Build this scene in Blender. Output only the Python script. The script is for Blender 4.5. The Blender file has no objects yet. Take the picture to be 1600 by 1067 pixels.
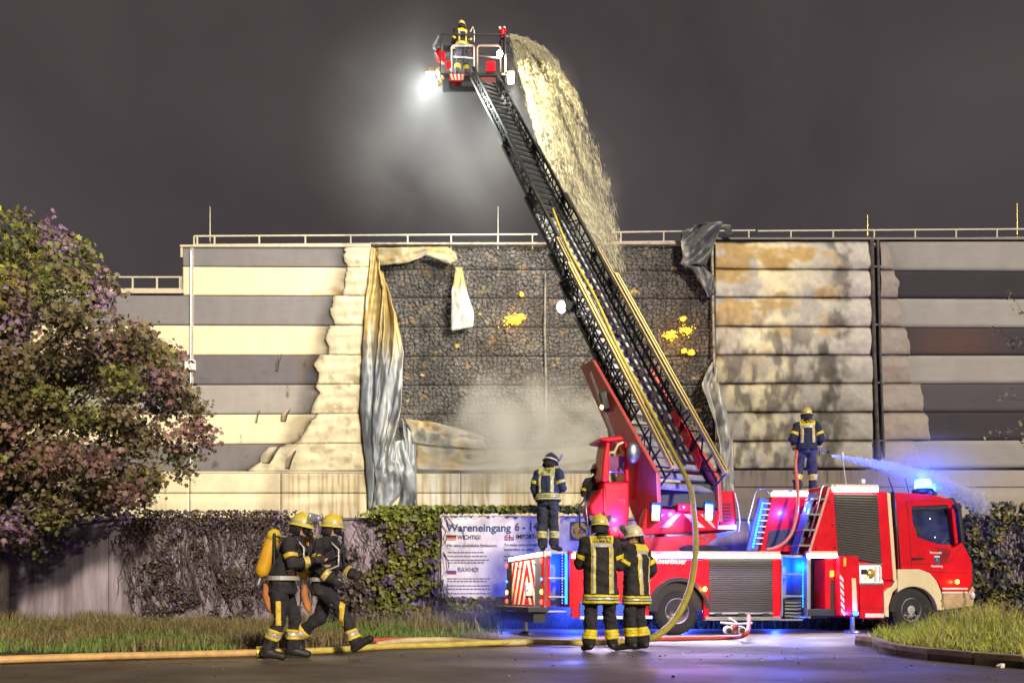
import bpy, bmesh, math, random
import numpy as np
from mathutils import Vector, Matrix, noise as mnoise
from mathutils.bvhtree import BVHTree
random.seed(7); rng = np.random.default_rng(7)
S = bpy.context.scene
COL = S.collection
R = math.radians

# ---------------------------------------------------------------- camera
F = 1250.0; HZ = 931.0; CAMH = 0.8
cam = bpy.data.cameras.new('camera'); camo = bpy.data.objects.new('camera', cam); COL.objects.link(camo)
camo.location = (0, 0, CAMH); camo.rotation_euler = (R(90), 0, 0)
cam.sensor_width = 36.0; cam.lens = F / 1600 * 36.0
cam.shift_y = (HZ - 533.5) / 1600
cam.clip_start = 0.1; cam.clip_end = 2000
S.camera = camo

# ---------------------------------------------------------------- world: night sky lit by the town
W = bpy.data.worlds.new('World'); S.world = W; W.use_nodes = True
nt = W.node_tree; nt.nodes.clear()
wo = nt.nodes.new('ShaderNodeOutputWorld'); bg = nt.nodes.new('ShaderNodeBackground')
sky = nt.nodes.new('ShaderNodeTexSky'); sky.sky_type = 'NISHITA'; sky.sun_disc = False
sky.sun_elevation = R(34); sky.sun_rotation = R(-160)
tc = nt.nodes.new('ShaderNodeTexCoord')
nz = nt.nodes.new('ShaderNodeTexNoise'); nz.inputs['Scale'].default_value = 3.4; nz.inputs['Detail'].default_value = 6
nz.inputs['Distortion'].default_value = .4
rp = nt.nodes.new('ShaderNodeValToRGB')
rp.color_ramp.elements[0].position = .34; rp.color_ramp.elements[0].color = (.044, .036, .037, 1)
rp.color_ramp.elements[1].position = .68; rp.color_ramp.elements[1].color = (.066, .056, .057, 1)
mul = nt.nodes.new('ShaderNodeVectorMath'); mul.operation = 'SCALE'; mul.inputs['Scale'].default_value = .0006
add = nt.nodes.new('ShaderNodeVectorMath'); add.operation = 'ADD'
nt.links.new(tc.outputs['Generated'], nz.inputs['Vector']); nt.links.new(nz.outputs['Fac'], rp.inputs['Fac'])
nt.links.new(sky.outputs['Color'], mul.inputs[0]); nt.links.new(mul.outputs[0], add.inputs[0])
nt.links.new(rp.outputs['Color'], add.inputs[1]); nt.links.new(add.outputs[0], bg.inputs['Color'])
bg.inputs['Strength'].default_value = 1.0
nt.links.new(bg.outputs[0], wo.inputs['Surface'])

# ---------------------------------------------------------------- the street's flood of light (sun lamp, warm, from behind the camera)
sl = bpy.data.lights.new('sun', 'SUN'); sl.energy = 3.0; sl.angle = R(6); sl.color = (1.0, .90, .74)
slo = bpy.data.objects.new('sun', sl); COL.objects.link(slo)
slo.rotation_euler = (R(67), 0, R(26))
S.view_settings.view_transform = 'Standard'; S.view_settings.look = 'None'
S.view_settings.gamma = 1.0; S.view_settings.exposure = 0.32; S.view_settings.use_curve_mapping = False
S.render.engine = 'CYCLES'
S.cycles.use_denoising = True
try: S.cycles.denoiser = 'OPENIMAGEDENOISE'
except Exception: pass
S.cycles.max_bounces = 6; S.cycles.diffuse_bounces = 3; S.cycles.glossy_bounces = 3; S.cycles.transmission_bounces = 4
S.cycles.volume_bounces = 1; S.cycles.transparent_max_bounces = 12
S.cycles.volume_step_rate = 2.0; S.cycles.volume_max_steps = 128
S.cycles.sample_clamp_indirect = 6.0

# ---------------------------------------------------------------- helpers
def P(px, py, Z):
    return Vector(((px - 800) * Z / F, Z, CAMH + (HZ - py) * Z / F))

def hash2(ix, iy, s):
    n = (ix.astype(np.int64) * 374761393 + iy.astype(np.int64) * 668265263 + s * 974711) & 0x7fffffff
    n = ((n ^ (n >> 13)) * 1274126177) & 0x7fffffff
    n = (n ^ (n >> 16)) & 0xffff
    return n / 65535.0
def vnoise(x, y, s=0):
    x = np.asarray(x, float); y = np.asarray(y, float)
    ix = np.floor(x); iy = np.floor(y); fx = x - ix; fy = y - iy
    fx = fx * fx * (3 - 2 * fx); fy = fy * fy * (3 - 2 * fy)
    a = hash2(ix, iy, s); b = hash2(ix + 1, iy, s); c = hash2(ix, iy + 1, s); d = hash2(ix + 1, iy + 1, s)
    return (a * (1 - fx) + b * fx) * (1 - fy) + (c * (1 - fx) + d * fx) * fy
def fbm(x, y, s=0, o=4):
    t = 0; a = .5
    for i in range(o):
        t = t + a * vnoise(np.asarray(x) * 2 ** i, np.asarray(y) * 2 ** i, s + i * 17); a *= .5
    return t / (1 - .5 ** o)
def sstep(a, b, x):
    t = np.clip((np.asarray(x, float) - a) / (b - a), 0, 1); return t * t * (3 - 2 * t)

MATS = {}
def M(name, col, rough=.6, metal=0.0, var=.18, vs=5.0, bump=.0, bs=40.0, em=None, es=0.0, attr=False, trans=0.0, dirt=None, spec=.5, coat=0.0, stretch=None, alpha=None):
    if name in MATS: return MATS[name]
    m = bpy.data.materials.new(name); m.use_nodes = True; n = m.node_tree; L = n.links
    b = n.nodes['Principled BSDF']
    b.inputs['Roughness'].default_value = rough; b.inputs['Metallic'].default_value = metal
    b.inputs['Specular IOR Level'].default_value = spec
    if coat: b.inputs['Coat Weight'].default_value = coat; b.inputs['Coat Roughness'].default_value = .08
    if trans: b.inputs['Transmission Weight'].default_value = trans
    if alpha is not None: b.inputs['Alpha'].default_value = alpha
    t = n.nodes.new('ShaderNodeTexCoord'); src = t.outputs['Object']
    if stretch:
        mp = n.nodes.new('ShaderNodeMapping'); mp.inputs['Scale'].default_value = stretch
        L.new(src, mp.inputs['Vector']); src = mp.outputs['Vector']
    nz = n.nodes.new('ShaderNodeTexNoise'); nz.inputs['Scale'].default_value = vs; nz.inputs['Detail'].default_value = 7; nz.inputs['Roughness'].default_value = .62
    L.new(src, nz.inputs['Vector'])
    r = n.nodes.new('ShaderNodeValToRGB'); e = r.color_ramp.elements
    c = Vector(col)
    d = Vector(dirt) if dirt else c * (1 - var * 1.6)
    e[0].position = .32; e[0].color = (*d, 1); e[1].position = .62; e[1].color = (*c, 1)
    x = e.new(.78); x.color = (*[min(1, v * (1 + var * .5)) for v in c], 1)
    L.new(nz.outputs['Fac'], r.inputs['Fac']); out = r.outputs['Color']
    if attr:
        a = n.nodes.new('ShaderNodeVertexColor'); a.layer_name = 'col'
        mx = n.nodes.new('ShaderNodeMix'); mx.data_type = 'RGBA'; mx.blend_type = 'MULTIPLY'; mx.inputs['Factor'].default_value = 1
        L.new(out, mx.inputs['A']); L.new(a.outputs['Color'], mx.inputs['B']); out = mx.outputs['Result']
    L.new(out, b.inputs['Base Color'])
    mr = n.nodes.new('ShaderNodeMapRange'); mr.inputs['To Min'].default_value = max(0, rough - .12); mr.inputs['To Max'].default_value = min(1, rough + .16)
    L.new(nz.outputs['Fac'], mr.inputs['Value']); L.new(mr.outputs[0], b.inputs['Roughness'])
    if bump:
        n2 = n.nodes.new('ShaderNodeTexNoise'); n2.inputs['Scale'].default_value = bs; n2.inputs['Detail'].default_value = 5
        L.new(src, n2.inputs['Vector'])
        bp = n.nodes.new('ShaderNodeBump'); bp.inputs['Strength'].default_value = bump; bp.inputs['Distance'].default_value = .02
        L.new(n2.outputs['Fac'], bp.inputs['Height']); L.new(bp.outputs[0], b.inputs['Normal'])
    if em:
        b.inputs['Emission Color'].default_value = (*em, 1); b.inputs['Emission Strength'].default_value = es
    MATS[name] = m; return m

class MB:
    def __init__(s): s.v = []; s.f = []; s.c = []; s.m = []
    def add(s, vs, fs, col=None, m=0):
        o = len(s.v); s.v += [tuple(v) for v in vs]
        s.f += [tuple(i + o for i in f) for f in fs]; s.m += [m] * len(fs)
        s.c += [col or (1, 1, 1)] * len(vs)
        return s
    def box(s, c, d, Mx=None, col=None):
        c = Vector(c); h = Vector(d) / 2
        vs = [Vector((x * h.x, y * h.y, z * h.z)) for x in (-1, 1) for y in (-1, 1) for z in (-1, 1)]
        if Mx is not None: vs = [Mx @ v for v in vs]
        vs = [v + c for v in vs]
        return s.add(vs, [(0, 1, 3, 2), (4, 6, 7, 5), (0, 4, 5, 1), (2, 3, 7, 6), (0, 2, 6, 4), (1, 5, 7, 3)], col)
    def bar(s, a, b, w, h=None, up=(0, 0, 1), col=None):
        a = Vector(a); b = Vector(b); d = b - a; l = d.length
        if l < 1e-6: return s
        d /= l; u = Vector(up); x = d.cross(u)
        if x.length < 1e-3: x = d.cross(Vector((0, 1, 0)))
        x.normalize(); y = x.cross(d)
        Mx = Matrix((x, d, y)).transposed()
        return s.box((a + b) / 2, (w, l, h or w), Mx, col)
    def prism(s, poly, off, col=None):
        n = len(poly); a = [Vector(p) for p in poly]; o = Vector(off)
        vs = a + [p + o for p in a]
        fs = [tuple(range(n)), tuple(range(2 * n - 1, n - 1, -1))] + [(i, i + n, (i + 1) % n + n, (i + 1) % n) for i in range(n)]
        return s.add(vs, fs, col)
    def tube(s, pts, r, n=8, col=None, cap=True, flat=1.0):
        pts = [Vector(p) for p in pts]; k = len(pts); vs = []; fs = []
        rr = r if isinstance(r, (list, tuple)) else [r] * k
        pu = None
        for i, p in enumerate(pts):
            d = (pts[min(i + 1, k - 1)] - pts[max(i - 1, 0)])
            if d.length < 1e-9: d = Vector((0, 0, 1))
            d.normalize()
            if pu is None:
                u = d.cross(Vector((0, 0, 1)))
                if u.length < 1e-2: u = d.cross(Vector((0, 1, 0)))
            else: u = pu - d * pu.dot(d)
            u.normalize(); pu = u; w = d.cross(u)
            for j in range(n):
                a = 2 * math.pi * j / n
                vs.append(p + (u * math.cos(a) + w * math.sin(a) * flat) * rr[i])
        for i in range(k - 1):
            for j in range(n):
                fs.append((i * n + j, i * n + (j + 1) % n, (i + 1) * n + (j + 1) % n, (i + 1) * n + j))
        if cap: fs += [tuple(range(n - 1, -1, -1)), tuple((k - 1) * n + j for j in range(n))]
        return s.add(vs, fs, col)
    def etube(s, rings, n=14, col=None):     # rings: (centre, axis_x, axis_y) with radii folded in the axes
        vs = []; k = len(rings)
        for c, ax, ay in rings:
            c = Vector(c); ax = Vector(ax); ay = Vector(ay)
            for j in range(n):
                a = 2 * math.pi * j / n; vs.append(c + ax * math.cos(a) + ay * math.sin(a))
        fs = [(i * n + j, i * n + (j + 1) % n, (i + 1) * n + (j + 1) % n, (i + 1) * n + j) for i in range(k - 1) for j in range(n)]
        fs += [tuple(range(n - 1, -1, -1)), tuple((k - 1) * n + j for j in range(n))]
        return s.add(vs, fs, col)
    def lathe(s, prof, n=24, Mx=None, col=None, cap=False):   # prof (r, z) about local z
        Mx = Mx or Matrix(); vs = []; k = len(prof)
        for r, z in prof:
            for j in range(n):
                a = 2 * math.pi * j / n; vs.append(Mx @ Vector((r * math.cos(a), r * math.sin(a), z)))
        fs = [(i * n + j, i * n + (j + 1) % n, (i + 1) * n + (j + 1) % n, (i + 1) * n + j) for i in range(k - 1) for j in range(n)]
        if cap: fs += [tuple(range(n - 1, -1, -1)), tuple((k - 1) * n + j for j in range(n))]
        return s.add(vs, fs, col)
    def ball(s, c, r, n=10, col=None, Mx=None):
        c = Vector(c); r = Vector(r) if not isinstance(r, (int, float)) else Vector((r, r, r))
        h = max(4, n // 2 + 1); prof = []
        vs = []; 
        for i in range(h + 1):
            t = math.pi * i / h
            for j in range(n):
                a = 2 * math.pi * j / n
                v = Vector((r.x * math.sin(t) * math.cos(a), r.y * math.sin(t) * math.sin(a), -r.z * math.cos(t)))
                vs.append((Mx @ v if Mx is not None else v) + c)
        fs = [(i * n + j, i * n + (j + 1) % n, (i + 1) * n + (j + 1) % n, (i + 1) * n + j) for i in range(h) for j in range(n)]
        return s.add(vs, fs, col)
    def mesh(s, name, xf=None):
        me = bpy.data.meshes.new(name)
        vs = s.v if xf is None else [tuple(xf @ Vector(v)) for v in s.v]
        me.from_pydata(vs, [], s.f); me.update()
        a = me.color_attributes.new('col', 'FLOAT_COLOR', 'POINT')
        c = np.ones((len(vs), 4), np.float32); c[:, :3] = np.array(s.c, np.float32).reshape(-1, 3)
        a.data.foreach_set('color', c.ravel())
        return me
    def build(s, name, mat, parent=None, smooth=False, bevel=0.0, xf=None, fix=True):
        me = s.mesh(name, xf)
        for m in (mat if isinstance(mat, (list, tuple)) else [mat]): me.materials.append(m)
        if len(me.materials) > 1: me.polygons.foreach_set('material_index', s.m)
        if fix:
            bm = bmesh.new(); bm.from_mesh(me); bmesh.ops.recalc_face_normals(bm, faces=bm.faces); bm.to_mesh(me); bm.free()
        if smooth: me.polygons.foreach_set('use_smooth', [True] * len(me.polygons))
        return link(name, me, parent, bevel, smooth)

def link(name, me, parent=None, bevel=0.0, smooth=False):
    o = bpy.data.objects.new(name, me); COL.objects.link(o)
    if parent is not None: o.parent = parent
    if bevel:
        b = o.modifiers.new('bevel', 'BEVEL'); b.width = bevel; b.segments = 2; b.limit_method = 'ANGLE'; b.angle_limit = R(40)
    return o
def smooth_angle(o, ang=40):
    me = o.data
    me.polygons.foreach_set('use_smooth', [True] * len(me.polygons))
    try: me.set_sharp_from_angle(angle=R(ang))
    except Exception: pass
    return o
def tag(o, label=None, cat=None, group=None, kind=None):
    if label: o['label'] = label
    if cat: o['category'] = cat
    if group: o['group'] = group
    if kind: o['kind'] = kind
    return o
def empty(name, loc=(0, 0, 0), rz=0.0):
    o = bpy.data.objects.new(name, None); COL.objects.link(o); o.location = loc; o.rotation_euler = (0, 0, rz)
    o.empty_display_size = .1
    return o
def npmesh(name, V, Fc, mat, parent=None, colr=None, smooth=False):
    me = bpy.data.meshes.new(name)
    V = np.asarray(V, np.float32).reshape(-1, 3); Fc = np.asarray(Fc, np.int32); k = Fc.shape[1]
    me.vertices.add(len(V)); me.vertices.foreach_set('co', V.ravel())
    me.loops.add(Fc.size); me.loops.foreach_set('vertex_index', Fc.ravel())
    me.polygons.add(len(Fc)); me.polygons.foreach_set('loop_start', np.arange(0, Fc.size, k, dtype=np.int32))
    try: me.polygons.foreach_set('loop_total', np.full(len(Fc), k, np.int32))
    except Exception: pass
    me.update(calc_edges=True)
    if colr is not None:
        a = me.color_attributes.new('col', 'FLOAT_COLOR', 'POINT'); c = np.ones((len(V), 4), np.float32); c[:, :3] = colr
        a.data.foreach_set('color', c.ravel())
    if smooth: me.polygons.foreach_set('use_smooth', [True] * len(Fc))
    me.materials.append(mat)
    return link(name, me, parent)
def grid_faces(nu, nv):
    i = np.arange(nu - 1); j = np.arange(nv - 1); I, J = np.meshgrid(i, j)
    a = (J * nu + I).ravel()
    return np.stack([a, a + 1, a + nu + 1, a + nu], 1)
def textmesh(body, size, Mx, mat, parent, name='lettering', ext=.003, bold=.0, align='LEFT', spacing=1.0, xs=1.0, project=None):
    cu = bpy.data.curves.new(name, 'FONT'); cu.body = body; cu.size = size; cu.extrude = 0 if project else ext; cu.align_x = align
    cu.offset = bold; cu.resolution_u = 3; cu.space_character = spacing
    t = bpy.data.objects.new('tmp_text', cu); COL.objects.link(t)
    dg = bpy.context.evaluated_depsgraph_get(); me = bpy.data.meshes.new_from_object(t.evaluated_get(dg))
    bpy.data.objects.remove(t)
    me.transform(Matrix.Diagonal((xs, 1, 1, 1))); me.transform(Mx)
    if project: 
        for v in me.vertices: v.co = project(v.co)
    me.materials.clear(); me.materials.append(mat)
    return link(name, me, parent)
def light(kind, name, loc, power, col, **kw):
    l = bpy.data.lights.new(name, kind); l.energy = power; l.color = col
    for k, v in kw.items(): setattr(l, k, v)
    o = bpy.data.objects.new(name, l); COL.objects.link(o); o.location = loc
    return o
def aim(o, target):
    o.rotation_euler = (Vector(target) - o.location).to_track_quat('-Z', 'Y').to_euler(); return o

# common materials
m_black = M('black_plastic', (.018, .018, .02), .5, bump=.1)
m_rubber = M('tyre_rubber', (.03, .03, .03), .85, bump=.3, bs=60, var=.3)
m_steel = M('galvanised_steel', (.42, .43, .44), .38, .85, var=.25)
m_alu = M('brushed_aluminium', (.55, .55, .55), .32, .9, var=.15, stretch=(1, 1, 12))
m_red = M('fire_red_paint', (.74, .004, .016), .34, var=.10, vs=3, coat=.2, spec=.3)
m_white = M('white_reflective', (.8, .78, .72), .4, var=.06)
m_cream = M('cream_reflective', (.82, .68, .42), .45, var=.08)
m_dark = M('dark_metal', (.05, .05, .055), .45, .5, bump=.08)
m_glow = M('white_led', (.9, .9, .9), .4, em=(1, .97, .88), es=8)
m_blueled = M('blue_led', (.1, .4, .9), .3, em=(.01, .17, 1.0), es=6)
m_cyanled = M('cyan_led', (.05, .4, .9), .3, em=(.0, .30, 1.0), es=3)
m_orange = M('amber_lamp', (.9, .4, .05), .3, em=(1, .32, .03), es=14)
m_redlamp = M('red_lamp', (.8, .02, .02), .3, em=(1, .04, .02), es=6)
m_glass = M('dark_window_glass', (.02, .03, .06), .06, var=.1, spec=.8)
# ================================================================ GROUND
def ground_sheet(name, x0, x1, y0, y1, z, mat, nx=2, ny=2, hf=None):
    xs = np.linspace(x0, x1, nx); ys = np.linspace(y0, y1, ny); X, Y = np.meshgrid(xs, ys)
    Zz = np.full_like(X, z) + (hf(X, Y) if hf else 0)
    o = npmesh(name, np.stack([X, Y, Zz], -1), grid_faces(nx, ny), mat, smooth=True); o['kind'] = 'structure'; return o
m_soil = M('verge_soil', (.075, .06, .035), .95, bump=.5, bs=9, var=.4, vs=2)
ground_sheet('ground', -300, 300, -40, 600, -.03, m_soil)
# asphalt with damp patches
m_road = M('asphalt', (.150, .112, .074), .5, bump=.3, bs=90, var=.30, vs=1.3)
nn = m_road.node_tree
b_ = nn.nodes['Principled BSDF']
n3 = nn.nodes.new('ShaderNodeTexNoise'); n3.inputs['Scale'].default_value = .5; n3.inputs['Detail'].default_value = 4
t3 = nn.nodes.new('ShaderNodeTexCoord'); mp3 = nn.nodes.new('ShaderNodeMapping'); mp3.inputs['Scale'].default_value = (.6, .9, 1)
nn.links.new(t3.outputs['Object'], mp3.inputs['Vector']); nn.links.new(mp3.outputs[0], n3.inputs['Vector'])
r3 = nn.nodes.new('ShaderNodeMapRange'); r3.inputs['From Min'].default_value = .4; r3.inputs['From Max'].default_value = .6
r3.inputs['To Min'].default_value = .40; r3.inputs['To Max'].default_value = .72
nn.links.new(n3.outputs['Fac'], r3.inputs['Value']); nn.links.new(r3.outputs[0], b_.inputs['Roughness'])
road = ground_sheet('road', -60, 60, -20, 11.05, 0.0, m_road, 60, 40)
yard = ground_sheet('parking_strip', -2.5, 60, 11.05, 19.6, -.004, m_road, 60, 20)

# kerb island at the right with its kerb stones
ISL = [(1362, 1010), (1372, 1017), (1400, 1024), (1450, 1031), (1520, 1038), (1600, 1045), (1700, 1052), (1900, 1062)]
def gp(px, py): 
    Z = CAMH * F / (py - HZ); return Vector(((px - 800) * Z / F, Z, 0))
isl = [gp(*p) for p in ISL]
back = [Vector((isl[-1].x + 2, 15.2, 0)), Vector((9.0, 15.4, 0)), Vector((6.4, 14.4, 0)), Vector((5.7, 13.3, 0))]
m_kerb = M('kerb_concrete', (.46, .34, .22), .9, bump=.08, bs=40, var=.25, spec=.2)
# resample kerb line
def resample(pts, step):
    out = [pts[0]]; acc = 0
    for a, b in zip(pts, pts[1:]):
        n = max(1, int((b - a).length / step))
        for i in range(1, n + 1): out.append(a.lerp(b, i / n))
    return out
kerbroot = empty('kerb', (0, 0, 0)); kerbroot['kind'] = 'structure'
kl = resample(back[-1:] + isl, .55)
for i in range(len(kl) - 1):
    a, b = kl[i], kl[i + 1]; d = (b - a)
    if d.length < .1: continue
    d.normalize(); n = Vector((-d.y, d.x, 0)) * .14
    g = .006
    h = .15 + random.uniform(-.004, .004)
    poly = [a + d * g, b - d * g, b - d * g + n, a + d * g + n]
    k = MB().prism([p + Vector((0, 0, -.05)) for p in poly], (0, 0, h + .05)).build('kerb_stone', m_kerb, kerbroot, bevel=.012)
mb = MB(); poly = [Vector((p.x, p.y, .10)) for p in isl + back]
mb.prism([p - Vector((0, 0, .1)) for p in poly], (0, 0, .08))
tag(mb.build('traffic_island', m_soil), kind='structure')

# ================================================================ WAREHOUSE
FY = 30.0; FS = FY / F
def fu(px): return (px - 800) * FS
def fz(py): return CAMH + (HZ - py) * FS
house = empty('warehouse', (0, FY, 0))
tag(house, 'striped windowless warehouse with its burnt cladding torn open', 'warehouse')
LROW = [388, 418, 463, 509.5, 556, 602, 648, 695, 738]
RROW = [377, 425, 468, 513, 556, 600, 644, 688, 731]
def row(i, px):
    t = (px - 300) / 1269.0; return LROW[i] + (RROW[i] - LROW[i]) * t
m_core = M('warehouse_core', (.16, .15, .14), .9, bump=.2)
mb = MB(); mb.prism([(fu(287), .14, 0), (fu(2300), .14, 0), (fu(2300), .14, fz(384)), (fu(287), .14, fz(384))], (0, 22, 0))
mb.prism([(fu(-400), .15, 0), (fu(286.8), .15, 0), (fu(286.8), .15, fz(460)), (fu(-400), .15, fz(460))], (0, 21, 0))
mb.build('wall_core', m_core, house)
m_clad = M('coated_cladding', (1, 1, 1), .8, var=.05, vs=2.0, attr=True, spec=.12, stretch=(.6, 1, 3))
m_bare = M('scorched_sheet_metal', (1, 1, 1), .6, .05, var=.10, vs=4.0, attr=True, bump=.12, bs=6, spec=.25)
CRE = np.array((.80, .68, .45)); GRY = np.array((.215, .20, .205)); DGR = np.array((.15, .135, .15)); LGR = np.array((.34, .31, .29))
SOOT = np.array((.03, .026, .022)); BRN = np.array((.30, .17, .05))
left_cols = [GRY, CRE, GRY * 1.06, CRE, DGR, LGR, CRE * .98, GRY * .85]
# torn edge of the left strips, per row (px, as a function of v 0=top..1=bottom)
EDGE = [[546, 541, 543, 548], [545, 543, 542, 538], [528, 523, 521, 526], [520, 512, 516, 517], [503, 494, 499, 497], [497, 501, 494, 490], [498, 489, 478, 462], [448, 430, 412, 388]]
def edge_at(r, v):
    e = EDGE[r]; x = v * (len(e) - 1); i = np.clip(np.floor(x).astype(int), 0, len(e) - 2); f = x - i; e = np.array(e, float)
    return e[i] * (1 - f) + e[i + 1] * f + (fbm(v * 6 + r * 9.1, v * 0 + r, 3) - .5) * 9
def strip(name, px0, edge_fn, r, colfn, y_out, nu, nv, mat, bulge=None, right=False, lip=True):
    v = np.linspace(0, 1, nv); t = np.linspace(0, 1, nu)
    T, V = np.meshgrid(t, v)
    T = 1 - (1 - T) ** 1.6 if not right else T ** 1.0
    E = np.repeat(np.atleast_1d(edge_fn(v)).reshape(-1, 1), nu, 1) if not callable(px0) else np.repeat(edge_fn(v).reshape(-1, 1), nu, 1)
    X0 = np.repeat(px0(v).reshape(-1, 1), nu, 1) if callable(px0) else px0
    PX = X0 + (E - X0) * T
    top = np.array([[row(r, p) for p in q] for q in PX]) + .5; bot = np.array([[row(r + 1, p) for p in q] for q in PX]) - .4
    PY = top + (bot - top) * V
    out = np.full_like(PX, y_out)
    # trapezoid lip: the strip leans out towards its lower edge
    if lip: out = out + .014 * V
    if bulge is not None: out = out + bulge(PX, PY, V)
    col = colfn(PX, PY, V, E)
    Vt = np.stack([fu(PX), -out, fz(PY)], -1)
    o = npmesh(name, Vt, grid_faces(nu, nv), mat, house, col.reshape(-1, 3), smooth=True)
    s = o.modifiers.new('thickness', 'SOLIDIFY'); s.thickness = .03; s.offset = -1
    return o
def mixc(a, b, t): return a * (1 - t[..., None]) + b * t[..., None]
for r in range(8):
    base = left_cols[r]
    def colL(PX, PY, V, E, base=base, r=r):
        c = np.ones(PX.shape + (3,)) * base
        n = fbm(PX / 26, PY / 11, 5 + r); n2 = fbm(PX / 7, PY / 26, 31 + r)
        c = c * (.90 + .2 * n2)[..., None]
        d = E - PX
        # scorch marks creeping away from the torn edge
        t = np.exp(-d / 14.0) * (.35 + 1.1 * n)
        c = mixc(c, SOOT * 1.3, np.clip(t * (1.2 if r > 2 else .8), 0, .93))
        t2 = np.exp(-d / 80.0) * sstep(.42, .7, n) * (.9 if r < 2 else .35)
        lowv = sstep(.5, 1, V) if r in (0, 1) else .6
        c = mixc(c, BRN, np.clip(t2 * lowv, 0, .8))
        if r >= 4:
            b = sstep(.73, .84, fbm(PX / 9, PY / 22, 77 + r)) * sstep(260, 80, d)
            c = mixc(c, SOOT * 2.5, b * .8)
        return c
    strip('cladding_strip', 287 if r < 2 else -180, lambda v, r=r: edge_at(r, v), r, colL, .05, 170, 14, m_clad)
# bare peeled lengths between the torn edge and the corner flashing
REND = [580, 580, 574, 570, 566, 566, 566, 570]
for r in range(8):
    def px0(v, r=r): return edge_at(r, v) - 3 + 5 * (fbm(v * 9, v * 0 + r, 8) - .5)
    def colB(PX, PY, V, E, r=r):
        n = fbm(PX / 14, PY / 8, 50 + r); n2 = fbm(PX / 5, PY / 30, 61 + r)
        c = np.ones(PX.shape + (3,)) * np.array((.80, .69, .46)) * (.85 + .3 * n2)[..., None]
        c = mixc(c, np.array((.40, .32, .21)), sstep(.50, .75, n) * (.25 if r < 4 else .75))
        X0 = PX.min(axis=1, keepdims=True)
        c = mixc(c, SOOT * 2, np.exp(-(PX - X0) / 2.5) * .9)
        return c
    def bl(PX, PY, V, r=r):
        return .09 * (fbm(PX / 22, PY / 12, 90 + r) - .45) + .05 * np.abs(fbm(PX / 9 + PY / 30, PY / 14, 40 + r) - .5) + .03 * np.sin(np.pi * V)
    strip('peeled_strip', px0, lambda v, r=r: np.full_like(v, REND[r]), r, colB, .085, 40, 14, m_bare, bl, True, False)
# charred foam behind the missing sheets
m_char = M('charred_foam', (1, 1, 1), .9, var=.15, vs=12, attr=True, bump=.35, bs=30, spec=.2)
def voro(x, y, cw, ch, seed):
    gx = x / cw; gy = y / ch; ix = np.floor(gx); iy = np.floor(gy)
    f1 = np.full(x.shape, 9.0); f2 = f1.copy(); idv = np.zeros_like(f1)
    for dx in (-1, 0, 1):
        for dy in (-1, 0, 1):
            cx = ix + dx; cy = iy + dy
            px = cx + .12 + .76 * hash2(cx, cy, seed); py = cy + .12 + .76 * hash2(cx, cy, seed + 1)
            d = np.hypot(px - gx, py - gy); h = hash2(cx, cy, seed + 2)
            new = d < f1
            f2 = np.where(new, f1, np.minimum(f2, d)); idv = np.where(new, h, idv); f1 = np.where(new, d, f1)
    return f1, f2, idv
for r in range(8):
    a, b = 572, 1116
    nu = 440; nv = 38
    px = np.linspace(a, b, nu); v = np.linspace(0, 1, nv); PX, V = np.meshgrid(px, v)
    top = np.vectorize(lambda p: row(r, p))(px) + .8; bot = np.vectorize(lambda p: row(r + 1, p))(px) - .8
    PY = top + (bot - top) * V
    big = 10.5 - 3.5 * sstep(640, 820, PX)
    wx = PX + 9 * (fbm(PX / 11, PY / 11, 4) - .5); wy = PY + 9 * (fbm(PX / 11, PY / 11, 9) - .5)
    f1, f2, idv = voro(wx, wy, 7.6, 6.2, 11); g1, g2, _i = voro(wx * 1.0 + 40, wy + 13, 4.1, 4.6, 71)
    cr = sstep(.02, .26, f2 - f1) * (.45 + .55 * sstep(.0, .2, g2 - g1) )
    h = cr * (.04 + .05 * idv) + .02 * fbm(PX / 3, PY / 3, 2) + .05 * fbm(PX / 40, PY / 25, 6)
    h = h * (1 - .6 * sstep(.93, 1, V) - .5 * sstep(.06, 0, V))
    n = fbm(PX / 60, PY / 45, 21); n2 = fbm(PX / 10, PY / 10, 28)
    ash = np.array((.29, .27, .245)); dk = np.array((.022, .02, .02))
    n = .55 * n + .45 * fbm(PX / 17, PY / 30, 23)
    c = mixc(np.ones(PX.shape + (3,)) * dk, ash * 1.0, cr * (.45 + .4 * idv) * np.clip(.15 + 1.5 * (n - .15), .2, 1.3) * (.7 + .5 * n2))
    c = mixc(c, np.array((.30, .19, .07)), sstep(.66, .8, n2) * .45)
    # pockets of raw yellow foam
    for fx, fy, fr in ((805, 500, 12), (655, 395, 4), (614, 492, 4), (815, 462, 4), (750, 490, 3), (715, 540, 5), (660, 585, 3), (990, 455, 9), (1055, 420, 5), (1085, 590, 6), (1090, 640, 6), (637, 625, 2.5)):
        d = np.hypot((PX - fx), (PY - fy) * 1.5) / fr + (n2 - .5) * 2.2
        c = mixc(c, np.array((.62, .42, .12)), sstep(1.0, .45, d) * .9)
    Vt = np.stack([fu(PX), .10 - h, fz(PY)], -1)
    npmesh('charred_panel', Vt, grid_faces(nu, nv), m_char, house, c.reshape(-1, 3), smooth=True)
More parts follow.
